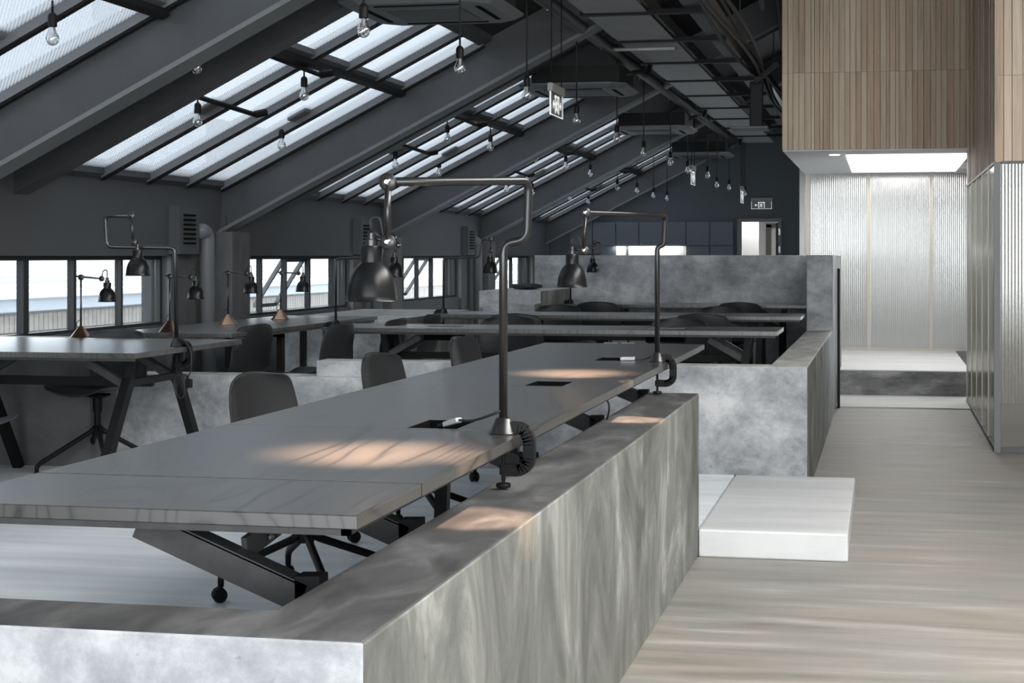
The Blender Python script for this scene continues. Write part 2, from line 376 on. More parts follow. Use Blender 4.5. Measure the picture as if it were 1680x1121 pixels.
box(b, -5.41, -5.375, pr, 25.3, .12, 1.33)
struct('wall_left_pier', b, M['conc_wall'], label='mid grey concrete piers between the low windows')
# roof: solid bands and glazed bays
GX0, GX1 = -5.31, -3.105
b = new(); sbox(b, -5.9, GX0, -4, 25.6, .02, .10); sbox(b, GX1, 6.9, -4, 25.6, .02, .10)
prv = -4
for yb in BEAMS:
    sbox(b, GX0, GX1, prv, yb-2.82, .02, .10); prv = yb-.09
sbox(b, GX0, GX1, prv, 25.6, .02, .10)
struct('ceiling', b, M['dark_ceiling'], label='black sloping roof lining between the glazed bays')
for k, yb in enumerate(BEAMS):
    t = sgroup('ceiling_rafter', 'dark steel rafter with a bottom flange running up the roof slope', (-5.4, yb, 1.6))
    b = new(); sbox(b, -5.39, 1.8, yb-.035, yb+.035, -.345, .02); obj('web', b, M['steel'], t)
    b = new(); sbox(b, -5.39, 1.8, yb-.10, yb+.10, -.375, -.345); obj('bottom_flange', b, M['steel_light'], t)
    b = new(); box(b, -5.39, -5.29, yb-.07, yb+.07, .12, 1.66); obj('post', b, M['steel'], t)
    b = new(); sbox(b, -5.39, 1.8, yb-3.24, yb-3.06, -.17, .018); obj('purlin', b, M['steel'], t)
    b = new(); sbox(b, -5.39, 1.8, yb-2.99, yb-2.83, -.06, .018); obj('edge_trim', b, M['steel'], t)
# roof windows
for k, yb in enumerate(BEAMS):
    y0, y1 = yb-2.82, yb-.09
    t = sgroup('window_%d' % (k+1), 'sloping roof window of four ribbed strips between two rafters', (-4.1, y0, roof(-4.1)))
    ys = [y0, y0+.69, y0+1.39, y0+2.07, y1]
    for a, c in zip(ys, ys[1:]):
        b = new(); sbox(b, GX0, GX1, a+.02, c-.02, .020, .026); obj('pane', b, M['skyglass'], t)
    for i, ym in enumerate(ys):
        b = new(); sbox(b, GX0, GX1, ym-.028, ym+.028, -.035, .07); mu = obj('mullion', b, M['steel_light'], t)
        b = new(); sbox(b, GX0, GX1, ym-.020, ym+.020, -.05, -.035); obj('mullion_cap', b, M['black_metal'], mu)
    b = new(); sbox(b, GX0-.06, GX0+.03, y0-.03, y1+.03, -.02, .08); obj('sill', b, M['steel'], t)
    b = new(); sbox(b, GX1-.03, GX1+.06, y0-.03, y1+.03, -.02, .08); obj('head', b, M['steel'], t)
    b = new(); sbox(b, -3.79, -3.75, y0, y1, -.085, -.05); obj('crossbar', b, M['black_metal'], t)
    b = new(); sbox(b, -3.79, -3.75, y0+.03, y1-.03, -.02, .019); obj('transom', b, M['steel_light'], t)
    for dx, dy in ((-.48, .83), (.02, .76)):
        b = new(); a = Vector((-3.77+dx-.12, y0+dy-.63, roof(-3.77+dx-.12)-.02)); e = Vector((-3.77+dx, y0+dy, roof(-3.77+dx)-.14))
        tube(b, [a, e], .018, 8); tube(b, [e, e+Vector((.06, .06, .02))], .027, 8); obj('opener_arm', b, M['black_metal'], t, smooth='auto')
    for dx, mi in ((-.71, 1), (-.58, 3)):
        b = new(); sbox(b, -3.77+dx-.08, -3.77+dx+.06, ys[mi]-.17, ys[mi]-.035, .0, .048); obj('opener_motor', b, M['steel_light'], t, bev=.008)
# low windows with frames
for k, (y0, y1) in enumerate(WIN):
    t = sgroup('window_%d' % (k+8), 'low strip window above the desk', (-5.5, y0, .80))
    if k == 2: ms = [(8.86, .02), (9.48, .06), (10.12, .03), (10.81, .025)]
    else: ms = [(y0+.53, .025), (y0+1.13, .025), (y0+1.75, .035), (y0+2.42, .025)]
    b = new()
    box(b, -5.52, -5.45, y0, y1, .80, .825); box(b, -5.52, -5.45, y0, y1, 1.30, 1.33); box(b, -5.52, -5.45, y0, y0+.035, .825, 1.30); box(b, -5.52, -5.45, y1-.035, y1, .825, 1.30)
    obj('window_frame', b, M['frame_dark'], t)
    for y, wd in ms:
        b = new(); box(b, -5.51, -5.46, y-wd/2, y+wd/2, .825, 1.30); obj('mullion', b, M['frame_dark'], t)
        b = new(); box(b, -5.505, -5.47, y+wd/2, y+wd/2+.025, .825, 1.30); obj('sash_stile', b, M['steel_light'], t)
    yy = [y0+.035]+[m_[0] for m_ in ms]+[y1-.035]
    for a, c in zip(yy, yy[1:]):
        b = new(); box(b, -5.488, -5.484, a+.01, c-.01, .825, 1.30); obj('pane', b, M['glass'], t)
    if k >= 3:                                     # top-hung sash standing open
        ya, yc = ms[1][0]+.06, ms[2][0]-.035
        b = new()
        for y in (ya, yc): beam(b, (-5.52, y, 1.29), (-5.80, y, .86), .035, .035)
        beam(b, (-5.80, ya, .86), (-5.80, yc, .86), .035, .035); beam(b, (-5.52, ya, 1.29), (-5.52, yc, 1.29), .035, .035)
        obj('open_sash', b, M['steel_light'], t)
# gable wall with cabinets, niche and doorway
FY = 25.3
b = new()
DX0, DX1, DZ = -2.22, -1.63, 1.87
v = b
def quadwall(bm, x0, x1, z0, zf0, zf1): prism(bm, [(x0, z0), (x1, z0), (x1, zf1), (x0, zf0)], FY, FY+.2)
quadwall(b, -5.6, DX0, 0, roof(-5.6)+.05, roof(DX0)+.05); quadwall(b, DX1, 3, 0, roof(DX1)+.05, roof(3)+.05); quadwall(b, DX0, DX1, DZ, roof(DX0)+.05, roof(DX1)+.05)
struct('wall_far', b, M['far_wall'], label='blue-grey gable wall at the far end of the hall')
t = sgroup('door_1', 'open far doorway with a dark frame leading to a white room', (-1.95, FY, 0))
b = new()
for x in (DX0-.05, DX1): box(b, x, x+.05, FY-.03, FY+.1, 0, DZ+.05)
box(b, DX0, DX1, FY-.03, FY+.1, DZ, DZ+.05); obj('door_frame', b, M['steel_light'], t)
b = new(); box(b, DX1-.045, DX1-.005, FY+.1, FY+.55, .1, DZ-.02); lf = obj('door_leaf', b, M['dark_wall'], t)
for z in (1.38, 1.66): b = new(); box(b, DX1+.005, DX1+.035, FY-.036, FY-.028, z, z+.10); obj('hinge', b, M['chrome'], t)
b = new(); box(b, -3.2, -.7, FY+2.4, FY+2.5, 0, 2.3); box(b, -3.2, -3.1, FY+.2, FY+2.4, 0, 2.3); box(b, -.8, -.7, FY+.2, FY+2.4, 0, 2.3); box(b, -3.2, -.7, FY+.2, FY+2.5, 2.3, 2.4)
box(b, -2.75, -2.02, FY+1.1, FY+1.2, 0, 2.3)
struct('wall_back_room', b, M['white_plaster'], label='white walls of the room behind the far doorway')
t = sgroup('door_2', 'inner door frame seen through the far doorway', (-1.7, FY+2.4, 0))
b = new(); box(b, -1.99, -1.90, FY+2.36, FY+2.40, 0, 1.87); box(b, -1.99, -1.6, FY+2.36, FY+2.40, 1.82, 1.89); obj('door_frame', b, mat('brown_frame', (.10, .09, .075), .5), t)
area('back_room_light', (-1.9, FY+.7, 2.25), (0, 0, 0), 1.2, .8, 26)
# cabinets built flush into the gable wall
t = thing('wall_cabinet', 'blue-grey built-in cupboards with round knobs on the far gable wall', 'cabinet', (-3.7, FY-.02, 1.3))
CX0, CX1, n = -4.97, -2.33, 7; cw = (CX1-CX0)/n
M['cab'] = mat('blue_grey_lacquer', (.085, .10, .12), .5)
for i in range(n):
    x0 = CX0+i*cw
    b = new(); box(b, x0+.006, x0+cw-.006, FY-.045, FY-.001, 1.495, 1.87); d = obj('door', b, M['cab'], t)
    if i not in (4,):
        b = new(); lathe(b, [(0, 0), (.014, .002), (.016, .015), (0, .022)], (x0+cw*.12, FY-.045, 1.53), 12, (0, -1, 0)); obj('knob', b, M['chrome'], d, smooth=True)
for i in (0, 1, 5, 6):
    x0 = CX0+i*cw; b = new(); box(b, x0+.006, x0+cw-.006, FY-.045, FY-.001, 1.09, 1.485); obj('drawer', b, M['cab'], t)
NX0, NX1 = CX0+2*cw, CX0+5*cw
b = new(); box(b, NX0, NX1, FY-.012, FY-.002, 1.08, 1.488); obj('niche_back', b, M['white_plaster'], t)
b = new(); box(b, NX0+.17, NX0+.20, FY-.04, FY-.012, 1.08, 1.488); obj('niche_divider', b, M['steel'], t)
area('niche_strip', (-3.7, FY-.10, 1.47), (math.radians(35), 0, 0), 1.1, .02, 2.2)
# hall closed on the other sides
b = new(); box(b, 6.8, 7, -4, 25.3, 0, 8); struct('wall_right', b, M['white_plaster'])
b = new(); box(b, -5.6, 7, -4.1, -3.9, 3.3, 8); box(b, -5.6, 7, -4.1, -3.9, 0, .1); box(b, -5.6, -4.6, -4.1, -3.9, 0, 3.3); box(b, 5.0, 7, -4.1, -3.9, 0, 3.3)
struct('wall_near', b, M['white_plaster'])

# ---------------------------------------------------------------- low concrete walls
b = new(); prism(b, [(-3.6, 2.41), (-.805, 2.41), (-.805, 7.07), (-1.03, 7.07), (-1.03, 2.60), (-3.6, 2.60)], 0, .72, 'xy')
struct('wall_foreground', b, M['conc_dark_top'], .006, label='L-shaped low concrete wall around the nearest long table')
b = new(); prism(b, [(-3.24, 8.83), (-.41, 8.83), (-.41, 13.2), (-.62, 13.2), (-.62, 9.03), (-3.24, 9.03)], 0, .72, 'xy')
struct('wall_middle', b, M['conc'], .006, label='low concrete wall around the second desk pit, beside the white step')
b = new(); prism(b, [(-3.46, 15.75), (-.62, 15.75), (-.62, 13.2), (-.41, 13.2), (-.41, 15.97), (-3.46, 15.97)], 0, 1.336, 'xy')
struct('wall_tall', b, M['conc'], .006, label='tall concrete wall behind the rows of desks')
b = new(); box(b, -5.37, -2.80, 8.78, 9.02, P0, .63)
struct('wall_stub', b, M['conc'], .006, label='low concrete wall behind the left table')
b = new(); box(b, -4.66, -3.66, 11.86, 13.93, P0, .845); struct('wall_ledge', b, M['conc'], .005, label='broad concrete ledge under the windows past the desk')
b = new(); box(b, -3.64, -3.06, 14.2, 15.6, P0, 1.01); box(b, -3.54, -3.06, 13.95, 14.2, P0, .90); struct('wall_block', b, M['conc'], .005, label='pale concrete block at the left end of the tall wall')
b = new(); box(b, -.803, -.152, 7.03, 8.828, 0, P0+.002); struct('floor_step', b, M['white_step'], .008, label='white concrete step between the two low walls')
b = new(); box(b, -.42, .8, 15.45, 18.75, 0, .235); struct('trim_1', b, M['step_riser'], .006, label='rough dark concrete step riser at the corridor end')
b = new(); box(b, -1.2, .8, 15.44, 18.72, .235, .245); struct('floor_upper', b, M['white_step'], label='white upper landing in front of the milky wall')
b = new(); box(b, -.40, -.376, 14.15, 14.21, 0, 1.22); struct('trim_2', b, M['black_metal'], label='thin black steel post at the end of the low wall')
# desk-strip floor posts
for k in (3, 4, 5):
    yb = BEAMS[k]
    b = new(); box(b, -5.374, -5.20, yb-.15, yb+.23, P0, 1.525); struct('wall_column', b, M['conc_wall'], .004, label='concrete column under a rafter')

# ---------------------------------------------------------------- timber-clad upper volumes
t = sgroup('wall_timber_front', 'pale oak boards cladding the front of the raised box', (-.1, 14.5, 2.3))
x = -.90; i = 0
core = new(); box(core, -.89, .76, 14.545, 18.9, 2.31, 6.0); obj('core', core, M['core'], t)
while x < .745:
    wd = random.choice([.046, .052, .052, .058, .03])
    zj = 2.975+random.choice([0, 0, .001])
    for z0, z1 in ((2.285, zj), (zj+.002, 6.0)):
        b = new(); pr_ = random.choice([0, .003, .006]); box(b, x+.0012, min(x+wd, .752)-.0022, 14.515-pr_, 14.545, z0, z1); obj('board', b, M['clad'], t)
    x += wd
t = sgroup('wall_timber_side', 'pale oak boards above the fluted room beside the corridor', (.76, 12, 2.0))
core = new(); box(core,   .775, 6.8, 11.20, 14.9, 1.98, 6.0); obj('core', core, M['core'], t)
y = 11.165
while y < 14.86:
    wd = random.choice([.09, .12, .14, .11])
    b = new(); pr_ = random.choice([0, .003, .006]); box(b, .740-pr_, .775, y+.003, min(y+wd, 14.9)-.003, 1.965, 6.0); obj('board', b, M['clad'], t); y += wd
x = .740
while x < 2.6:
    wd = random.choice([.055, .07, .085])
    zj = 2.55
    for z0, z1 in ((1.965, zj), (zj+.002, 6.0)):
        b = new(); pr_ = random.choice([0, .003, .006]); box(b, x+.002, x+wd-.002, 11.165-pr_, 11.20, z0, z1); obj('board', b, M['clad'], t)
    x += wd
# soffit with light panel
t = sgroup('ceiling_soffit', 'white soffit under the timber box with a big backlit panel', (0, 16.5, 2.28))
b = new(); box(b, -.895, .78, 14.53, 18.75, 2.275, 2.283); obj('soffit_board', b, M['soffit'], t)
b = new(); box(b, -.35, .78, 15.1, 18.2, 2.264, 2.274); obj('light_panel', b, M['light_panel'], t)
b = new(); lathe(b, [(0, -.004), (.045, -.004), (.05, 0), (0, 0)], (-.45, 15.1, 2.273), 20); obj('downlight', b, M['downlight'], t)
area('soffit_light', (.2, 16.7, 2.25), (0, 0, 0), 1.0, 2.8, 44, (1, .98, .95))
# milky polycarbonate wall at the end of the corridor
PY = 18.72
t = sgroup('wall_milky', 'milky fluted polycarbonate wall at the corridor end', (-.1, PY, .24))
xs = [-.86, -.17, .53, 1.23]
for a, c in zip(xs, xs[1:]):
    b = new(); box(b, a+.02, c-.02, PY, PY+.02, .27, 2.275); obj('panel', b, M['poly_far'], t)
for xx in xs[:-1]:
    b = new(); box(b, xx-.02, xx+.02, PY-.008, PY+.03, .27, 2.275); obj('joint_strip', b, M['alu'], t)
b = new(); box(b, -.90, 1.2, PY-.01, PY+.03, .245, .27); obj('bottom_rail', b, M['alu'], t)
b = new(); box(b, -.915, -.885, 14.56, PY+.03, .245, 2.275); obj('side_return', b, M['white_plaster'], t) if False else b.free()
b = new(); box(b, -.96, 1.3, PY+1.5, PY+1.6, .24, 2.4); box(b, -.96, -.90, PY-.01, PY+1.5, .24, 2.4); box(b, 1.24, 1.3, PY+.1, PY+1.5, .24, 2.4); box(b, -.96, 1.3, PY+.03, PY+1.6, 2.4, 2.5)
struct('wall_behind_milky', b, M['white_plaster'])
for z, p in ((2.3, 11),): area('cove', (.15, PY+.8, z), (0, 0, 0), 1.6, .8, p*1.3)
area('uplight', (.15, PY+.75, 1.35), (math.radians(90), 0, 0), 1.7, .35, 3)
# fluted room on the right of the corridor
t = sgroup('wall_fluted', 'fluted silvery polycarbonate room beside the corridor', (.76, 12, 0))
ys = [11.165, 11.85, 12.6, 13.35, 14.1, 14.86]
for a, c in zip(ys, ys[1:]):
    b = new(); box(b, .740, .760, a+.005, c-.005, .035, 1.955); obj('panel', b, M['poly_side'], t)
for yy in ys[1:]:
    b = new(); box(b, .733, .765, yy-.007, yy+.007, .035, 1.955); obj('joint_strip', b, M['alu'], t)
for a, c in ((.775, 1.0), (1.03, 1.75), (1.78, 2.5)):
    b = new(); box(b, a, c, 11.165, 11.185, .035, 1.955); obj('panel', b, M['poly_front'], t)
for xx in (1.015, 1.765):
    b = new(); box(b, xx-.015, xx+.015, 11.158, 11.19, .035, 1.955); obj('joint_strip', b, M['alu'], t)
b = new(); box(b, .732, .772, 11.157, 11.19, 0, 1.96); obj('corner_post', b, M['steel_light'], t)
b = new(); box(b, .732, .765, 11.16, 14.9, 0, .035); box(b, .78, 2.6, 11.157, 11.19, 0, .035); obj('bottom_rail', b, M['steel'], t)
b = new(); box(b, .732, .765, 11.16, 14.9, 1.953, 1.972); box(b, .78, 2.6, 11.157, 11.19, 1.953, 1.972); obj('top_rail', b, M['steel'], t)
b = new(); box(b, 2.6, 2.7, 11.2, 15, 0, 1.95); box(b, .82, 2.6, 14.9, 15, 0, 1.95); struct('wall_inside_fluted', b, M['white_plaster'])
b = new(); box(b, 1.1, 2.3, 12.6, 13.0, 0, 1.25); wb = struct('trim_3', b, mat('warm_cupboard', (.45, .30, .17), .5), .01, label='warm timber cupboard seen through the fluted sheet')
area('fluted_room_light', (1.7, 12.8, 1.9), (0, 0, 0), 1.2, 2.5, 28, (1, .95, .86))

# ---------------------------------------------------------------- outside
t = thing('neighbour_building', 'pale neighbouring building with brick base and eaves band beyond the windows', 'building', (-9, 12, -3))
b = new(); box(b, -9.4, -9.02, 4, 46, -3, .74); obj('base_wall', b, M['out_joint'], t)
b = new()
y = 4.0
while y < 46:
    for r in range(9):
        z0 = .72-(r+1)*.20; off = .05 if r % 2 else 0
        box(b, -9.02, -9.0, y+off, y+off+.088, z0, z0+.188)
    y += .10
br = obj('brick_course', b, M['out_brick'], t); br['kind'] = 'stuff'
b = new(); box(b, -9.4, -8.94, 4, 46, .74, .88); obj('eaves_band', b, M['out_blue'], t)
b = new(); box(b, -9.4, -8.90, 4, 46, .88, .95); obj('coping', b, M['out_white'], t)
b = new()
for k in range(9):
    x0 = -9.4-k*.5; box(b, x0-.5, x0, 4, 46, .95+k*.05, 1.0+k*.05)
obj('roof', b, M['out_roof'], t)
t2 = thing('far_building', 'white building with tall windows seen through the roof glazing', 'building', (-14, 12, -3))
b = new(); box(b, -18, -14, 26, 31.5, -3, 7.2); obj('wall', b, M['out_white'], t2)
for y in [26.6, 29.0]:
    for z in (1.6, 3.9, 5.6):
        b = new(); box(b, -14.02, -13.97, y, y+.9, z, z+1.4); obj('window', b, M['out_blue'], t2)
t3 = thing('gable_house', 'grey pitched gable of a house outside the leftmost window', 'building', (-15, 18, -3))
b = new(); prism(b, [(16.2, -3), (22.0, -3), (22.0, 3.0), (20.6, 3.0), (16.2, .7)], -16, -14.5, 'yz'); obj('gable', b, mat('outside_slate', (.13, .14, .15), .8), t3)
t4 = thing('boarded_house', 'pale boarded house with a tiled roof outside the middle windows', 'building', (-15, 30, -3))
b = new(); box(b, -19, -15, 33, 45, -3, 3.4); obj('wall', b, mat('outside_boards', (.24, .24, .235), .8), t4)
for i in range(14):
    b = new(); box(b, -15, -14.94, 33, 45, .2+i*.22, .36+i*.22); obj('board', b, mat('outside_board_pale', (.30, .30, .29), .8) if i == 0 else bpy.data.materials['outside_board_pale'], t4)
b = new(); prism(b, [(-14.6, 3.3), (-19.4, 3.3), (-17, 4.9)], 32.6, 45.4); obj('roof', b, mat('outside_tile_grey', (.16, .16, .155), .8), t4)

# ================================================================= FURNITURE
def table_top_mesh(bm, x0, x1, y0, y1, z0, z1, hole=None):
    if not hole: box(bm, x0, x1, y0, y1, z0, z1); return
    a, c, d, e = hole
    box(bm, x0, x1, y0, d, z0, z1); box(bm, x0, x1, e, y1, z0, z1); box(bm, x0, a, d, e, z0, z1); box(bm, c, x1, d, e, z0, z1)
def channel(bm, a, b_, w=.05, h=.055, t=.006):
    """C-section steel channel from a to b: web plate and two flanges"""
    a = Vector(a); b_ = Vector(b_); d = (b_-a).normalized(); up = Vector((0, 0, 1)); s = d.cross(up).normalized(); u = s.cross(d)
    beam(bm, a, b_, w, t); 
    for k in (-1, 1): beam(bm, a+s*k*(w/2-t/2)-u*(h/2), b_+s*k*(w/2-t/2)-u*(h/2), t, h)
def trestle(t, x, y, side, zt, foot=P0, spread=0, w=.05):
    """strut from under the top out to an elbow, then a leg to the floor"""
    bb = new(); channel(bb, (x-side*.34, y, zt-.035), (x, y, zt-.17), w); o = obj('strut', bb, M['raw_steel'], t)
    bb = new(); beam(bb, (x+side*.0, y, zt-.15), (x+side*.02, y+spread, foot), .05, .05); obj('leg', bb, M['black_metal'], t)
    return o
ZT = .865
# --- nearest long table
t = thing('long_table', 'longest black-stained oak table inside the nearest low concrete wall', 'table', (-1.35, 5.5, P0))
X0, X1 = -1.78, -.925
ends = [3.14, 4.13, 5.56, 6.97, 8.38]
b = new(); box(b, X0, X1, 2.73, 3.137, ZT-.026, ZT); obj('end_board', b, M['oak'], t, bev=.002)
HOLES = [(-1.265, -1.125, 4.15, 4.37), (-1.265, -1.125, 5.58, 5.80), (-1.265, -1.125, 6.99, 7.21)]
for k in range(4):
    b = new(); table_top_mesh(b, X0, X1, ends[k]+.0015, ends[k+1]-.0015, ZT-.026, ZT, HOLES[k-1] if k else None); obj('tabletop', b, M['oak'], t)
    if k:
        a, c, d, e = HOLES[k-1]; b = new()
        box(b, a-.004, c+.004, d-.004, e+.004, ZT-.105, ZT-.10)
        box(b, a+.0005, a+.004, d+.0005, e-.0005, ZT-.10, ZT-.0008); box(b, c-.004, c-.0005, d+.0005, e-.0005, ZT-.10, ZT-.0008)
        box(b, a+.004, c-.004, d+.0005, d+.004, ZT-.10, ZT-.0008); box(b, a+.004, c-.004, e-.004, e-.0005, ZT-.10, ZT-.0008)
        obj('outlet_tray', b, M['shelf_black'], t)
b = new()
for x in (X0+.02, X1-.035): box(b, x, x+.015, 2.745, 8.365, ZT-.040, ZT-.027)
box(b, X0+.02, X1-.02, 2.745, 2.76, ZT-.040, ZT-.027); box(b, X0+.02, X1-.02, 8.35, 8.365, ZT-.040, ZT-.027)
obj('under_frame', b, M['raw_steel'], t)
for y in (2.93, 3.60, 4.86, 6.06, 7.28):
    trestle(t, -1.085, y, 1, ZT)
    if y in (6.06, 7.28): trestle(t, -1.69, y, -1, ZT)
for y in (2.93, 4.86, 7.28):
    b = new(); beam(b, (-1.23, y+.02, ZT-.11), (-1.19, y+.42, ZT-.035), .012, .045); br = obj('brace', b, M['raw_steel'], t)
    b = new(); lathe(b, [(0, 0), (.008, 0), (.008, .006), (0, .008)], (-1.21, y+.10, ZT-.10), 8, (1, -.5, .1)); obj('bolt', b, M['chrome'], br)
b = new(); tube(b, fillet([(-1.00, 5.6, ZT-.03), (-.98, 5.72, ZT-.06), (-1.0, 5.85, ZT-.12), (-1.06, 5.9, ZT-.26)], .06), .0035, 6); obj('cable', b, M['cable'], t, smooth=True)
# --- generic cross table
def cross_table(name, label, x0, x1, y0, y1, trays, legs, group=None):
    t = thing(name, label, 'table', ((x0+x1)/2, (y0+y1)/2, P0), group=group)
    n = max(1, round((x1-x0)/1.5)); w_ = (x1-x0)/n
    for k in range(n):
        a = x0+k*w_; b = new(); hx = a+w_*.42
        if trays: 
            hy = (y0+y1)/2
            box(b, a+.001, a+w_-.001, y0, hy-.05, ZT-.026, ZT); box(b, a+.001, a+w_-.001, hy+.05, y1, ZT-.026, ZT)
            box(b, a+.001, hx, hy-.05, hy+.05, ZT-.026, ZT); box(b, hx+.24, a+w_-.001, hy-.05, hy+.05, ZT-.026, ZT)
        else: box(b, a+.001, a+w_-.001, y0, y1, ZT-.026, ZT)
        obj('tabletop', b, M['oak'], t)
        if trays:
            b = new(); box(b, hx-.004, hx+.244, hy-.054, hy+.054, ZT-.09, ZT-.027); bmesh.ops.delete(b, geom=[f for f in b.faces if f.calc_center_median().z > ZT-.028], context='FACES_ONLY')
            obj('outlet_tray', b, M['shelf_black'], t)
    b = new()
    for y in (y0+.02, y1-.035): box(b, x0+.015, x1-.015, y, y+.015, ZT-.040, ZT-.027)
    obj('under_frame', b, M['raw_steel'], t)
    for lx, sgn in legs:
        yc = (y0+y1)/2; h = (y1-y0)/2
        for s in (-1, 1):
            ye = yc+s*h*.42
            b = new(); beam(b, (lx, ye, ZT-.16), (lx, yc+s*h*.98, P0), .055, .045, (1, 0, 0)); lg = obj('leg', b, M['black_metal'], t)
            b = new(); channel(b, (lx-sgn*.22, ye, ZT-.045), (lx, ye, ZT-.17), .04, .04); obj('strut', b, M['raw_steel'], t)
            b = new(); beam(b, (lx, ye, ZT-.17), (lx+sgn*.02, ye, ZT-.03), .04, .04); obj('upright', b, M['black_metal'], t)
        b = new(); beam(b, (lx, yc-h*.42, ZT-.175), (lx, yc+h*.42, ZT-.175), .035, .035); obj('cross_piece', b, M['black_metal'], t)
    if len(legs) > 1:
        b = new(); yc = (y0+y1)/2; beam(b, (legs[0][0], yc, ZT-.19), (legs[-1][0], yc, ZT-.19), .03, .045); obj('stretcher', b, M['black_metal'], t)
    return t
cross_table('work_table', 'broad table at the left beside the low wall stub, reflecting the windows', -5.20, -3.50, 7.06, 8.36, False, [(-4.85, -1), (-3.72, 1)])
cross_table('work_table', 'front cross table of the second pit, clamp lamp at its left end', -3.58, -.64, 9.86, 10.50, True, [(-3.20, -1), (-.85, 1)], 'cross tables in the second pit')
cross_table('work_table', 'middle cross table of the second pit, between two rows of chairs', -3.58, -.62, 12.28, 13.0, True, [(-3.1, -1), (-.95, 1)], 'cross tables in the second pit')
cross_table('work_table', 'rear cross table standing against the tall concrete wall', -3.04, -.66, 15.10, 15.72, False, [(-2.7, -1), (-.95, 1)], 'cross tables in the second pit')
# --- window desk
t = thing('window_desk', 'long narrow desk running under the left windows, four small lamps on it', 'desk', (-4.2, 9, P0))
ys = [8.98, 10.39, 11.80]
for a, c in zip(ys, ys[1:]):
    b = new(); box(b, -4.62, -3.83, a+.0015, c-.0015, ZT-.026, ZT); obj('tabletop', b, M['oak'], t, bev=.002)
    for x in (-4.35, -3.98):
        b = new(); box(b, x-.02, x+.02, c-.25, c-.20, P0, ZT-.03); obj('leg', b, M['black_metal'], t)
    b = new(); box(b, -4.37, -3.96, c-.25, c-.2, ZT-.08, ZT-.03); obj('crossbar', b, M['black_metal'], t)
b = new(); box(b, -3.86, -3.84, 9.05, 11.75, ZT-.042, ZT-.027); obj('under_frame', b, M['raw_steel'], t)
b = new(); box(b, -5.37, -4.46, 8.44, 8.76, .12, .85); struct('trim_4', b, M['conc_wall'], label='concrete sill upstand behind the window desk')

# ---------------------------------------------------------------- chairs
def shell_mesh():
    prof = [(.235, .425), (.22, .452), (.12, .45), (0, .437), (-.10, .44), (-.165, .465), (-.20, .53), (-.225, .61), (-.243, .69), (-.252, .765), (-.252, .792)]
    hw = [.17, .215, .235, .24, .235, .226, .224, .222, .216, .198, .15]
    bm = new(); cols = 9; rows = []
    for i, ((x, z), h) in enumerate(zip(prof, hw)):
        row = []
        for j in range(cols):
            s = -1+2*j/(cols-1); y = h*s
            back = max(0, min(1, (z-.44)/.15))
            dx = back*.060*s*s; dz = (1-back)*.035*s*s
            if i == len(prof)-1: dz -= .012*s*s
            row.append(bm.verts.new((x+dx, y, z+dz)))
        rows.append(row)
    for a, b_ in zip(rows, rows[1:]):
        for j in range(cols-1): bm.faces.new((a[j], a[j+1], b_[j+1], b_[j]))
    return bm
def make_chair(name, label, colour, casters, group=None):
    t = thing(name, label, 'chair', (0, 0, 0), 0, group)
    o = obj('shell', shell_mesh(), M[colour], t, smooth=True, W=False)
    so = o.modifiers.new('thick', 'SOLIDIFY'); so.thickness = .014; so.offset = -1
    ss = o.modifiers.new('smooth', 'SUBSURF'); ss.levels = 2; ss.render_levels = 2
    b = new(); lathe(b, [(0, .43), (.07, .43), (.075, .42), (.03, .405), (.028, .405), (.026, .33), (.019, .33), (.019, .24), (.03, .235), (.03, .19), (0, .19)], (0, 0, 0), 20); obj('column', b, M['black_metal'], t, smooth='auto', W=False)
    for k in range(4):
        a = k*pi/2+pi/4; c, s = math.cos(a), math.sin(a)
        b = new()
        if casters: pts = [(0.01*c, .01*s, .235), (.04*c, .04*s, .205), (.275*c, .275*s, .115), (.30*c, .30*s, .095), (.30*c, .30*s, .055)]
        else: pts = [(0.01*c, .01*s, .24), (.04*c, .04*s, .215), (.31*c, .31*s, .055), (.33*c, .33*s, .035), (.33*c, .33*s, .004)]
        tube(b, fillet(pts, .03, 4), .016, 10, r1=.011); l = obj('leg', b, M['black_metal'], t, smooth=True, W=False)
        b = new()
        if casters:
            px, py = .305*c, .305*s
            for sg in (-1, 1):
                q = Vector((px-s*sg*.012, py+c*sg*.012, .026)); lathe(b, [(0, -.009), (.02, -.009), (.026, -.004), (.026, .004), (.02, .009), (0, .009)], q, 16, (-s, c, 0))
            tube(b, [(px-.004*c, py-.004*s, .03), (px-.004*c, py-.004*s, .06)], .008, 8); obj('caster', b, M['black_metal'], l, smooth='auto', W=False)
        else:
            lathe(b, [(0, 0), (.014, 0), (.014, .008), (0, .008)], (.33*c, .33*s, 0), 12); obj('glide', b, M['cable'], l, W=False)
    return t
D = math.radians
near = make_chair('office_chair', 'dark shell chair nearest the viewer along the longest table', 'chair', True, 'chairs along the longest table')
near.location = (-2.02, 5.40, P0); near.rotation_euler = (0, 0, D(-12))
dup(near, (-1.95, 6.62, P0), D(-8), 'dark shell chair second from the viewer along the longest table')
dup(near, (-1.96, 8.06, P0), D(-6), 'dark shell chair at the far end of the longest table')
ch = make_chair('shell_chair', 'grey shell chair between the broad left table and the concrete stub', 'chair_grey', False)
ch.location = (-4.36, 8.34, P0); ch.rotation_euler = (0, 0, D(262))
left2 = dup(ch, (-4.75+.72, 6.40, P0), D(100), 'grey shell chair cut by the left picture edge, only its seat tip in view')
STR = [(-4.02, 9.40, D(168), 'first dark shell chair along the window desk, half hidden by the left table'),
       (-3.55, 9.62, D(172), 'dark shell chair in side view, second along the window desk'),
       (-3.44, 10.42, D(176), 'dark shell chair third along the window desk, behind the front clamp lamp'),
       (-3.46, 11.35, D(178), 'dark shell chair fourth along the window desk, by the concrete ledge')]
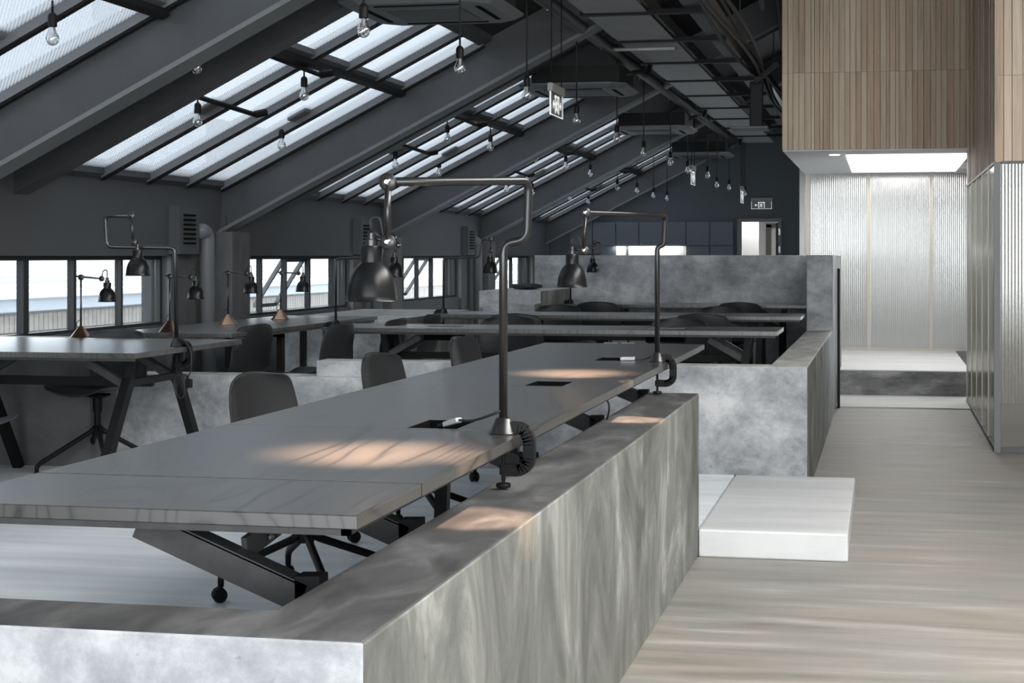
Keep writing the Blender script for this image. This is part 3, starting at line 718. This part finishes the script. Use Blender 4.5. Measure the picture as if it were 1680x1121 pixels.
pc = make_chair('shell_chair', STR[0][3], 'chair', False, 'chairs along the window desk')
pc.location = (STR[0][0], STR[0][1], P0); pc.rotation_euler = (0, 0, STR[0][2])
for x, y, r, l in STR[1:]: dup(pc, (x, y, P0), r, l)
PIT = [(-2.58, 10.72, -90, 'left chair drawn up behind the front cross table'), (-2.66, 11.62, 90, 'left chair facing the middle cross table'),
       (-1.37, 10.62, -92, 'right chair drawn up behind the front cross table'), (-1.30, 11.85, 88, 'right chair facing the middle cross table'),
       (-2.76, 13.35, -90, 'left chair drawn up behind the middle cross table'), (-2.60, 14.72, 90, 'left chair facing the rear cross table'),
       (-1.33, 13.20, -90, 'right chair drawn up behind the middle cross table'), (-1.30, 14.80, 92, 'right chair facing the rear cross table')]
for x, y, r, l in PIT: dup(pc, (x, y, P0), D(r), 'dark shell '+l, 'chairs around the cross tables')

# ---------------------------------------------------------------- lamps
def shade_parts(t, c, R=.061, lit=False):
    """bell shade hanging with its rim centre at c"""
    c = Vector(c); s = R/.061
    prof = [(.061, 0), (.0628, .001), (.061, .004), (.0597, .015), (.0568, .038), (.050, .061), (.040, .079), (.030, .089), (.0262, .093), (.0262, .128), (.0245, .132), (0, .132)]
    b = new(); lathe(b, [(r*s, z*s) for r, z in prof], c, 36); sh = obj('lamp_shade', b, M['lamp_black'], t, smooth='auto')
    prof = [(.0600, .0015), (.0585, .014), (.0552, .037), (.0484, .060), (.038, .077), (.026, .086), (0, .088)]
    b = new(); lathe(b, [(r*s, z*s) for r, z in prof], c, 36); obj('shade_lining', b, M['shade_inner'], sh, smooth='auto')
    b = new(); lathe(b, [(0, .132*s), (.016*s, .132*s), (.016*s, .146*s), (.010*s, .148*s), (.010*s, .162*s), (.005*s, .168*s), (0, .168*s)], c, 20); obj('socket_cap', b, M['lamp_tube'], t, smooth='auto')
    b = new(); lathe(b, [(0, .012), (.012, .016), (.017, .028), (.014, .044), (.010, .056), (0, .056)], c, 18); bl = obj('bulb', b, M['warm_bulb'] if lit else M['bulb_glass'], sh, smooth=True)
    if lit:
        l = bpy.data.lights.new('lamp_glow', 'SPOT'); l.energy = 95; l.color = (1, .66, .45); l.shadow_soft_size = .012
        l.spot_size = D(84); l.spot_blend = 1
        lo = bpy.data.objects.new('lamp_glow', l); C.objects.link(lo); lo.location = c+Vector((0, 0, .008))
    return c+Vector((0, 0, .162*s))
def clamp_base(t, p, side=(1, 0, 0)):
    """cone foot on the table edge with a C clamp wrapped round the edge"""
    p = Vector(p); s = Vector(side)
    b = new(); lathe(b, [(0, 0), (.036, 0), (.037, .003), (.034, .008), (.020, .040), (.016, .043), (0, .043)], p, 28); obj('cone_base', b, M['lamp_tube'], t, smooth='auto')
    b = new(); path = [p+s*.015+Vector((0, 0, .018)), p+s*.055+Vector((0, 0, .016)), p+s*.070+Vector((0, 0, -.01)), p+s*.070+Vector((0, 0, -.075)), p+s*.05+Vector((0, 0, -.094)), p+s*.0+Vector((0, 0, -.094))]
    q = [Vector(v) for v in fillet(path, .02, 3)]
    for a, c in zip(q, q[1:]): beam(b, a, c+(c-a).normalized()*.003, .030, .024, (s.y, -s.x, 0))
    obj('clamp', b, M['black_metal'], t)
    b = new(); lathe(b, [(0, -.048), (.012, -.048), (.012, -.044), (.005, -.043), (.005, -.082), (.010, -.082), (.010, -.106), (.005, -.106), (.005, -.128), (.018, -.129), (.020, -.134), (.018, -.140), (0, -.140)], p, 20); obj('clamp_screw', b, M['black_metal'], t, smooth='auto')
def joint(t, c, r=.014, m='chrome', ax=(0, 1, 0)):
    b = new(); lathe(b, [(0, -r*.45), (r*1.1, -r*.45), (r*1.3, -r*.3), (r*1.3, r*.3), (r*1.1, r*.45), (0, r*.45)], c, 22, ax); o = obj('joint', b, M['lamp_tube'], t, smooth='auto')
    b = new(); lathe(b, [(0, r*.4), (r*.55, r*.4), (r*.6, r*.8), (r*.35, r*1.1), (0, r*1.15)], c, 12, ax); obj('wing_screw', b, M[m], o, smooth='auto')
def clamp_lamp(label, base, path, shade, lit, side=(1, 0, 0), r=.0112, cabl=None, jm='chrome'):
    t = thing('clamp_lamp', label, 'lamp', base, group='clamp lamps')
    clamp_base(t, base, side)
    # path[0] starts at the base; tube run to the first joint, last point is the second joint beside the shade
    main, drop = path
    b = new(); tube(b, fillet([Vector(base)+Vector((0, 0, .03))]+[Vector(p) for p in main], .028, 6), r, 12); obj('pole', b, M['lamp_tube'], t, smooth=True)
    joint(t, main[-1], .016, jm, (.1, -1, 0)) 
    b = new(); tube(b, [main[-1], drop], r*.72, 10); obj('arm', b, M['lamp_tube'], t, smooth=True)
    joint(t, drop, .0145, jm, (.1, -1, 0))
    top = shade_parts(t, shade, lit=lit)
    b = new(); tube(b, [drop, Vector(top)+Vector((0, 0, -.008))], .006, 8); obj('bracket', b, M['lamp_tube'], t, smooth=True)
    d = Vector(drop); 
    b = new(); tube(b, fillet([top, top+Vector((-.005, 0, .035)), (top+d)/2+Vector((0, 0, .05)), d+Vector((-.01, 0, .01)), d], .03), .003, 6); obj('flex', b, M['cable'], t, smooth=True)
    if cabl:
        b = new(); tube(b, fillet(cabl, .03, 5), .0035, 8); obj('cable', b, M['cable'], t, smooth=True)
    return t
# lamp 1 (nearest) : base on the right edge of the longest table
B1 = (-.975, 4.06, ZT)
l1 = clamp_lamp('tall black clamp lamp nearest the viewer, lit, with its bell shade over the longest table', B1,
    ([(-.975, 4.06, 1.362), (-.912, 4.06, 1.372), (-.905, 4.05, 1.525), (-1.150, 3.62, 1.505)], (-1.150, 3.62, 1.363)), (-1.190, 3.62, 1.222), True,
    cabl=[(-.980, 4.05, .925), (-1.03, 4.07, .905), (-1.08, 4.12, .89), (-1.125, 4.16, .888)])
b = new(); beam(b, (-1.120, 4.155, .889), (-1.168, 4.19, .872), .022, .014, (0, 0, 1)); obj('switch', b, M['grey_plastic'], l1, bev=.003)
b = new(); beam(b, (-1.167, 4.188, .873), (-1.188, 4.205, .866), .018, .010, (0, 0, 1)); obj('plug', b, M['black_metal'], l1, bev=.002)
B2 = (-.975, 6.95, ZT)
l2 = clamp_lamp('black clamp lamp at the far end of the longest table, its shade glowing inside', B2,
    ([(-.975, 6.95, 1.368), (-.945, 6.95, 1.378), (-.938, 6.94, 1.505), (-1.160, 6.22, 1.502)], (-1.165, 6.22, 1.352)), (-1.212, 6.22, 1.205), True,
    cabl=[(-.982, 6.95, .90), (-1.03, 7.0, .875), (-1.06, 7.0, .872), (-1.085, 6.99, .872)])
b = new(); beam(b, (-1.08, 6.99, .876), (-1.145, 6.985, .874), .024, .016); obj('switch', b, M['grey_plastic'], l2, bev=.004)
# lamp on the broad left table
B3 = (-3.565, 7.66, ZT)
l3 = clamp_lamp('clamp lamp on the right edge of the broad left table with a folded arm', B3,
    ([(-3.575, 7.66, 1.372), (-3.90, 7.56, 1.378), (-3.91, 7.56, 1.537), (-3.77, 7.56, 1.535)], (-3.755, 7.56, 1.40)), (-3.73, 7.56, 1.228), False,
    cabl=[(-3.565, 7.65, .91), (-3.51, 7.64, .90), (-3.475, 7.64, .84), (-3.475, 7.64, .74), (-3.50, 7.64, .70)], jm='lamp_tube')
b = new()
for k in range(6):
    a = [(-3.545+.012*k*.6+.028*math.cos(q), 7.62+.006*k, .715-.05+.062*math.sin(q)) for q in [2*pi*i/18 for i in range(19)]]
    rot = Matrix.Rotation(D(-12+6*k), 3, 'Y'); cc = Vector((-3.53, 7.62, .72))
    tube(b, [cc+rot@(Vector(p)-cc) for p in a], .003, 6, caps=False)
obj('cable_coil', b, M['cable'], l3, smooth=True)
b = new(); box(b, -3.50, -3.47, 7.625, 7.65, .655, .70); obj('plug', b, M['black_metal'], l3, bev=.005)
# lamps at the left ends of the cross tables
clamp_lamp('clamp lamp at the left end of the front cross table', (-3.54, 10.02, ZT),
    ([(-3.54, 10.02, 1.312), (-3.22, 10.02, 1.318), (-3.20, 10.02, 1.443), (-3.14, 10.02, 1.448)], (-3.11, 10.02, 1.40)), (-3.13, 10.0, 1.19), False, (-1, 0, 0), r=.008)
clamp_lamp('clamp lamp at the left end of the middle cross table', (-3.50, 12.5, ZT),
    ([(-3.50, 12.5, 1.312), (-3.20, 12.5, 1.318), (-3.18, 12.5, 1.462), (-3.11, 12.5, 1.465)], (-3.105, 12.5, 1.37)), (-3.105, 12.48, 1.19), False, (-1, 0, 0), r=.008, jm='lamp_tube')
clamp_lamp('clamp lamp at the left end of the rear cross table', (-3.0, 15.3, ZT),
    ([(-3.0, 15.3, 1.335), (-2.98, 15.3, 1.345), (-2.70, 15.3, 1.345), (-2.70, 15.3, 1.46), (-2.76, 15.3, 1.46)], (-2.775, 15.3, 1.40)), (-2.775, 15.28, 1.17), False, (-1, 0, 0), r=.008, jm='lamp_tube')
# desk lamps with cone feet
def desk_lamp(label, base, arm, R=.052, reach=.12):
    t = thing('desk_lamp', label, 'lamp', base, group='small lamps on the window desk')
    p = Vector(base)
    b = new(); lathe(b, [(0, 0), (.066, 0), (.068, .003), (.062, .008), (.012, .072), (0, .074)], p, 32); obj('cone_base', b, M['copper'], t, smooth='auto')
    top = p+Vector(arm[0]); el = p+Vector(arm[1])
    b = new(); tube(b, [p+Vector((0, 0, .06)), top], .0055, 10); obj('pole', b, M['lamp_tube'], t, smooth=True)
    joint(t, top, .013, 'lamp_tube'); b = new(); tube(b, [top+Vector((-.03, 0, .006)), el], .005, 8); obj('arm', b, M['lamp_tube'], t, smooth=True)
    joint(t, el, .012, 'chrome')
    tp = shade_parts(t, el+Vector((.035, 0, -.135)), R)
    b = new(); tube(b, fillet([tp, tp+Vector((0, 0, .05)), (tp+el)/2+Vector((-.01, 0, .045)), el], .03), .0028, 6); obj('flex', b, M['cable'], t, smooth=True)
    b = new(); tube(b, fillet([p+Vector((-.01, 0, .05)), p+Vector((-.035, 0, .085)), p+Vector((-.005, 0, .11)), p+Vector((0, 0, .10))], .02), .0025, 6); obj('cable', b, M['cable'], t, smooth=True)
    return t
Z = ZT
desk_lamp('small cone-footed lamp on the sill behind the broad left table', (-4.58, 8.56, .85), ((.0, 0, .355), (.13, 0, .348)))
desk_lamp('small cone-footed lamp behind the pole of the left clamp lamp', (-4.27, 9.08, Z), ((0, 0, .34), (.135, 0, .337)))
desk_lamp('small cone-footed lamp in front of the first concrete column', (-4.33, 10.10, Z), ((.0, 0, .35), (.13, 0, .348)))
desk_lamp('small cone-footed lamp farthest along the window desk, before the open window', (-4.33, 11.05, Z), ((.01, 0, .34), (.14, 0, .338)))

# ---------------------------------------------------------------- vents and bent duct under the eaves
for k, yb in enumerate(BEAMS[2:6]):
    t = thing('duct_elbow', ['bent round duct under the eaves at the left picture edge', 'bent round duct beside the nearest concrete column', 'bent round duct at the second concrete column', 'bent round duct at the third, farthest concrete column'][k], 'duct', (-5.25, yb-.52, P0), group='ducts under the eaves')
    b = new(); tube(b, fillet([(-5.265, yb-.66, 1.525), (-5.26, yb-.51, 1.525), (-5.255, yb-.48, .15)], .16, 8), .060, 20); obj('pipe', b, M['steel_light'], t, smooth=True)
    t = thing('vent_grille', ['louvred vent box under the eaves at the left picture edge', 'louvred vent box left of the nearest bent duct', 'louvred vent box left of the second bent duct', 'louvred vent box left of the third, farthest bent duct'][k], 'vent', (-5.3, yb-.9, 1.4), group='vents under the eaves')
    b = new(); box(b, -5.339, -5.25, yb-1.03, yb-.67, 1.345, 1.71); obj('housing', b, M['dark_wall'], t)
    for i in range(7):
        z = 1.42+i*.036; b = new(); box(b, -5.25, -5.236, yb-.96, yb-.76, z, z+.014); obj('slat', b, M['shelf_black'], t)

# ---------------------------------------------------------------- ceiling gear
ACY = [9.78, 14.55, 19.2, 24.0]
for k, y1 in enumerate(ACY):
    x0, x1, y0, z = -3.15, -2.19, y1-.96, 2.79
    t = thing('air_conditioner', ['grey cassette air conditioner nearest the viewer, cut by the top edge', 'second grey cassette air conditioner, behind the hanging exit sign', 'third grey cassette air conditioner along the roof', 'farthest grey cassette air conditioner near the gable wall'][k], 'air conditioner', ((x0+x1)/2, (y0+y1)/2, z), group='cassette air conditioners')
    b = new(); c_ = .12; pl = [(x0+c_, y0), (x1-c_, y0), (x1, y0+c_), (x1, y1-c_), (x1-c_, y1), (x0+c_, y1), (x0, y1-c_), (x0, y0+c_)]
    cx, cy = (x0+x1)/2, (y0+y1)/2
    lo = [b.verts.new((cx+(p[0]-cx)*.9, cy+(p[1]-cy)*.9, z)) for p in pl]; mid = [b.verts.new((*p, z+.03)) for p in pl]; hi = [b.verts.new((*p, z+.045)) for p in pl]
    b.faces.new(lo); b.faces.new(hi[::-1])
    for r0, r1 in ((lo, mid), (mid, hi)):
        for i in range(8): b.faces.new((r0[i], r0[(i+1) % 8], r1[(i+1) % 8], r1[i]))
    obj('fascia', b, M['steel_light'], t)
    b = new(); box(b, x0+.24, x1-.24, y0+.24, y1-.24, z-.006, z-.001); obj('intake_panel', b, M['steel'], t)
    for (a, c, d, e) in ((x0+.22, x1-.22, y0+.12, y0+.15), (x0+.22, x1-.22, y1-.15, y1-.12), (x0+.12, x0+.15, y0+.22, y1-.22), (x1-.15, x1-.12, y0+.22, y1-.22)):
        b = new(); box(b, a, c, d, e, z-.004, z-.0005); obj('air_slot', b, M['shelf_black'], t)
    b = new(); box(b, x0+.12, x1-.06, y0+.08, y1-.08, z+.045, z+.20); obj('body', b, M['dark_ceiling'], t)
    b = new(); tube(b, fillet([(x1-.07, cy, z+.15), (x1+.05, cy+.1, z+.2), (x1+.08, cy+.3, z+.16), (x1+.10, cy+.6, z+.42)], .1), .022, 8); obj('hose', b, M['cable'], t, smooth=True)
# cable tray along the ridge side
t = thing('cable_tray', 'broad grey cable tray with cross bars running down the hall under the roof', 'cable tray', (-1.9, 15, 3.09))
TY0, TY1 = 5.4, 24.9
n = 13; st = (TY1-TY0)/n
for k in range(n):
    y = TY0+k*st
    b = new(); box(b, -2.13, -1.67, y+.035, y+st-.035, 3.085, 3.093); obj('bottom_plate', b, M['tray_plate'], t)
    b = new(); box(b, -2.16, -1.25, y-.034, y+.034, 3.07, 3.106); obj('cross_bar', b, M['black_metal'], t)
for x in (-2.15, -1.655):
    b = new(); box(b, x-.014, x+.014, TY0, TY1, 3.107, 3.20); obj('side_rail', b, M['steel'], t)
b = new(); box(b, -1.40, -1.25, TY0, TY1, 3.107, 3.27); obj('trunking', b, M['steel'], t)
for k in range(0, n, 3):
    for x in (-2.15, -1.27):
        b = new(); tube(b, [(x, TY0+k*st, 3.09), (x, TY0+k*st, roof(x)+.02)], .007, 6); obj('hanger_rod', b, M['steel'], t)
t = thing('ceiling_pipe', 'round grey sprinkler pipe left of the cable tray', 'pipe', (-2.28, 15, 3.12))
b = new(); tube(b, [(-2.34, TY0, 3.13), (-2.31, 13.8, 3.11), (-2.27, 23.6, 3.09)], .050, 14); obj('pipe', b, M['steel'], t, smooth=True)
for k in range(9):
    y = 6.1+k*2.15; b = new(); tube(b, [(-2.32, y, 3.13), (-2.32, y, roof(-2.32)+.02)], .007, 6); obj('hanger', b, M['steel'], t)
    b = new(); lathe(b, [(0, -.085), (.014, -.082), (.006, -.068), (.011, -.052), (0, -.046)], (-2.32, y+.6, 3.12), 10); obj('sprinkler_head', b, M['chrome'], t, smooth='auto')
for i, (dx, dz, am) in enumerate(((0, 0, .03), (.05, .08, .04), (.10, -.06, .03), (.16, .04, .04), (.03, .16, .04))):
    b = new(); pts = [(-1.20+dx*.9+am*math.sin(y*.9+i), y, 3.02+dz+am*.8*math.cos(y*.7+i*2)) for y in [5.2+.66*k for k in range(29)]]
    tube(b, pts, .014+.003*(i % 2), 8)
    o = obj('conduit', b, M['frame_dark'], None, smooth=True)
    o['label'] = ['lowest of the five loose conduits right of the cable tray', 'second loose conduit right of the cable tray', 'third loose conduit right of the cable tray', 'outermost loose conduit right of the cable tray', 'topmost loose conduit right of the cable tray'][i]
    o['category'] = 'cable'; o['group'] = 'loose conduits along the tray'
t = thing('tube_light', 'slim bright tube fitting across the cable tray', 'light fitting', (-1.9, 13.2, 3.05))
b = new(); tube(b, [(-2.20, 13.15, 3.05), (-1.70, 13.15, 3.05)], .013, 10); obj('tube', b, mat('grey_tube', (.5, .5, .5), .3), t, smooth=True)
b = new(); box(b, -2.22, -1.68, 13.16, 13.18, 3.045, 3.068); obj('holder', b, M['steel'], t)
t = thing('lift_bracket', 'black drop bracket with a square foot plate beside the timber box', 'bracket', (-1.1, 14.6, 2.5))
b = new(); box(b, -1.20, -1.08, 14.6, 14.66, 2.50, 2.92); obj('arm', b, M['black_metal'], t, bev=.01)
b = new(); beam(b, (-1.14, 14.47, 2.90), (-.93, 14.47, 3.06), .05, .05); obj('stay', b, M['black_metal'], t)
b = new(); box(b, -1.36, -1.02, 14.42, 14.74, 2.475, 2.50); obj('foot_plate', b, M['steel'], t, bev=.004)
# right-hand roof purlins
for k in range(9):
    y = 8+1.7*k; b = new(); sbox(b, -1.0, 1.8, y, y+.07, -.11, 0.018); o = struct('ceiling_purlin', b, M['steel'], label='slim dark purlin in the black upper roof')
for k in range(4):
    b = new(); beam(b, (-1.02+.03*k, 9+2.6*k, 4.02), (-.95, 10.2+2.6*k, 3.3), .03, .03); struct('ceiling_strut', b, M['steel'], label='thin diagonal strut in the black upper roof')

# ---------------------------------------------------------------- exit signs
def arrow(bm, f, x0, x1, z, h, hd):                # arrow as flat plates; f maps (u, z) to world
    pass
def exit_sign(label, loc, width, height, along_y, rods, arrows=2):
    t = thing('exit_sign', label, 'sign', loc, group='exit signs')
    def P(u, d, z): return (d, u, z) if along_y else (u, -d, z)
    def bx(bm, u0, u1, d0, d1, z0, z1):
        if along_y: box(bm, d0, d1, u0, u1, z0, z1)
        else: box(bm, u0, u1, -d1, -d0, z0, z1)
    w_, h = width, height
    b = new(); bx(b, -w_/2-.01, w_/2+.01, -.018, .018, 0, .055); obj('housing', b, M['exit_case'], t, W=False, bev=.003)
    b = new(); bx(b, -w_/2, w_/2, -.003, .003, -h, 0); obj('acrylic_plate', b, M['acrylic'], t, W=False)
    b = new(); e = .006
    bx(b, -w_/2, -w_/2+e, -.005, .005, -h, 0); bx(b, w_/2-e, w_/2, -.005, .005, -h, 0); bx(b, -w_/2, w_/2, -.005, .005, -h, -h+e); obj('edge_trim', b, M['exit_white'], t, W=False)
    # pictogram: doorway, running figure, arrows
    D0, D1 = .0035, .0065; dw = h*.42; b = new()
    bx(b, -dw, -dw+h*.1, D0, D1, -h*.88, -h*.10); bx(b, dw-h*.1, dw, D0, D1, -h*.88, -h*.10); bx(b, -dw, dw, D0, D1, -h*.20, -h*.10); obj('door_symbol', b, M['exit_white'], t, W=False)
    b = new()
    def stroke(p, q, wd):
        beam(b, P(p[0]*h, (D0+D1)/2, p[1]*h), P(q[0]*h, (D0+D1)/2, q[1]*h), wd*h, (D1-D0), (1, 0, 0) if along_y else (0, 1, 0))
    stroke((.02, -.28), (.08, -.30), .10); stroke((.0, -.36), (-.06, -.60), .12); stroke((0, -.38), (.16, -.46), .06); stroke((0, -.38), (-.16, -.42), .06)
    stroke((-.16, -.42), (-.20, -.54), .06); stroke((-.06, -.60), (.10, -.66), .08); stroke((.10, -.66), (.08, -.84), .07); stroke((-.06, -.60), (-.14, -.74), .08); stroke((-.14, -.74), (-.27, -.74), .07)
    obj('running_figure', b, M['exit_white'], t, W=False)
    for sg in ((-1, 1) if arrows == 2 else (-1,)):
        b = new(); c0 = sg*dw/h; tip = sg*(dw/h+.42)
        stroke((c0+sg*.08, -.5), (tip, -.5), .09); stroke((tip, -.5), (tip-sg*.14, -.36), .08); stroke((tip, -.5), (tip-sg*.14, -.64), .08); obj('arrow', b, M['exit_white'], t, W=False)
    for u in rods:
        b = new(); q = P(u, 0, .055); zz = roof(loc[0]+(0 if along_y else u))-loc[2]+.02
        tube(b, [q, (q[0], q[1], zz)], .0045, 8); obj('hanger_rod', b, M['black_metal'], t, W=False, smooth=True)
exit_sign('white exit pictogram with arrows on clear plate, hung from two rods before the air conditioner', (-2.18, 10.62, 2.43), .41, .155, True, (-.17, .17))
exit_sign('small exit pictogram sign on the gable wall above the far doorway', (-1.89, FY-.03, 2.19), .32, .12, False, (), 1)
exit_sign('edge-on exit sign plate hanging mid-hall, seen as a thin white line', (-2.40, 20.4, 2.43), .41, .19, True, (-.15, .15))
exit_sign('edge-on exit sign plate hanging near the far doorway', (-2.05, 23.6, 2.30), .41, .19, True, (-.15, .15))

# ---------------------------------------------------------------- pendants
def make_pendant():
    t = thing('pendant_bulb', '', 'pendant light', (0, 0, 0))
    b = new(); tube(b, [(0, 0, 0), (0, 0, 1)], .006, 8); obj('cord', b, M['cable'], t, W=False, smooth=True)
    b = new(); lathe(b, [(r*1.12, z*1.12) for r, z in [(0, 0), (.010, -.001), (.019, -.012), (.020, -.018), (.020, -.062), (.016, -.064), (0, -.064)]], (0, 0, 0), 20); obj('socket', b, M['black_metal'], t, W=False, smooth='auto')
    prof = [(.012, -.063), (.0135, -.072), (.020, -.088), (.027, -.103), (.029, -.116), (.026, -.130), (.017, -.141), (.006, -.1455), (0, -.146)]
    b = new(); lathe(b, [(r*1.12, z*1.12) for r, z in prof], (0, 0, 0), 24); bl = obj('bulb', b, M['bulb_glass'], t, W=False, smooth=True)
    b = new(); lathe(b, [(0, -.070), (.007, -.072), (.008, -.100), (.004, -.108), (0, -.108)], (0, 0, 0), 10)
    tube(b, [(-.014, 0, -.112), (-.006, 0, -.118), (0, 0, -.112), (.006, 0, -.118), (.014, 0, -.112)], .0016, 5)
    for s in (-1, 1): tube(b, [(0, 0, -.098), (s*.014, 0, -.112)], .0012, 5)
    obj('filament', b, M['filament'], bl, W=False, smooth=True)
    return t
pend = make_pendant(); used = [False]
ORD = ['nearest', 'second', 'third', 'fourth', 'fifth', 'sixth', 'seventh', 'eighth', 'ninth', 'tenth', 'eleventh', 'twelfth', 'thirteenth', 'fourteenth']
def pendant(x, y, zbot, label, group):
    if not used[0]: r = pend; used[0] = True; r['label'] = label; r['group'] = group
    else: r = dup(pend, (0, 0, 0), 0, label, group)
    r.location = (x, y, zbot+.163)
    for c in r.children:
        if c.name.startswith('cord'): c.scale = (1, 1, roof(x)+.02-(zbot+.163))
R1 = [(-2.42, 7.24), (-2.37, 8.81), (-2.33, 10.37), (-2.38, 12.39), (-2.39, 14.39), (-2.45, 16.45), (-2.40, 18.20), (-2.42, 20.00), (-2.31, 21.31), (-2.36, 23.00), (-2.28, 24.03), (-2.10, 24.72)]
Z1 = [2.365]*9+[2.31, 2.315, 2.25]
for i, ((x, y), z) in enumerate(zip(R1, Z1)): pendant(x, y, z, 'clear bulb pendant, %s from the viewer in the row under the air conditioners' % ORD[i], 'pendants under the air conditioners')
R2 = [(-4.01, 7.21), (-3.84, 8.51), (-3.79, 10.10), (-3.90, 12.39), (-3.91, 14.09), (-3.81, 15.32), (-3.77, 17.20), (-3.73, 18.73), (-3.76, 20.52), (-3.68, 22.20), (-3.54, 23.11), (-3.43, 24.03), (-3.33, 24.84)]
Z2 = [2.365]*9+[2.25, 2.24, 2.205, 2.19]
for i, ((x, y), z) in enumerate(zip(R2, Z2)): pendant(x, y, z, 'clear bulb pendant, %s from the viewer in the middle row across the roof glazing' % ORD[i], 'pendants of the middle row')
R3 = [(-4.55, 8.68), (-4.44, 9.86), (-4.53, 11.59), (-4.51, 14.43), (-4.51, 15.94), (-4.57, 19.20), (-4.55, 20.58), (-4.52, 23.00), (-4.54, 24.61)]
for i, (x, y) in enumerate(R3): pendant(x, y, min(2.18, roof(x)+.02-.18), 'short-corded clear bulb, %s from the viewer in the row nearest the eaves' % ORD[i], 'pendants nearest the eaves')

# ---------------------------------------------------------------- small things
for k, x in enumerate((-1.735, -1.62)):
    t = thing('wall_outlet', ['left white power outlet hanging under the front cross table', 'right white power outlet hanging under the front cross table'][k], 'outlet', (x, 10.2, .72), group='outlets under the front cross table')
    b = new(); box(b, -.045, .045, -.012, .012, -.035, .05); obj('plate', b, M['white_socket'], t, W=False, bev=.004)
    b = new(); box(b, -.015, .015, -.03, -.0122, -.012, .012); obj('plug', b, M['black_metal'], t, W=False, bev=.002)
    b = new(); box(b, -.006, .006, -.004, .004, .05, .118); obj('hook', b, M['black_metal'], t, W=False)
b = new(); bmesh.ops.create_icosphere(b, subdivisions=3, radius=1)
for v_ in b.verts:
    k = 1+.18*math.sin(v_.co.x*7+1)*math.cos(v_.co.y*5)+.1*math.sin(v_.co.z*9+v_.co.x*4)
    v_.co = Vector((-3.33+v_.co.x*.14*k, 14.8+v_.co.y*.12*k, 1.01+.03+max(-.9, v_.co.z)*.032*k))
o = obj('cloth_bag', b, M['cable'], None, smooth=True); o['label'] = 'crumpled black bag lying on the pale concrete block'; o['category'] = 'bag'
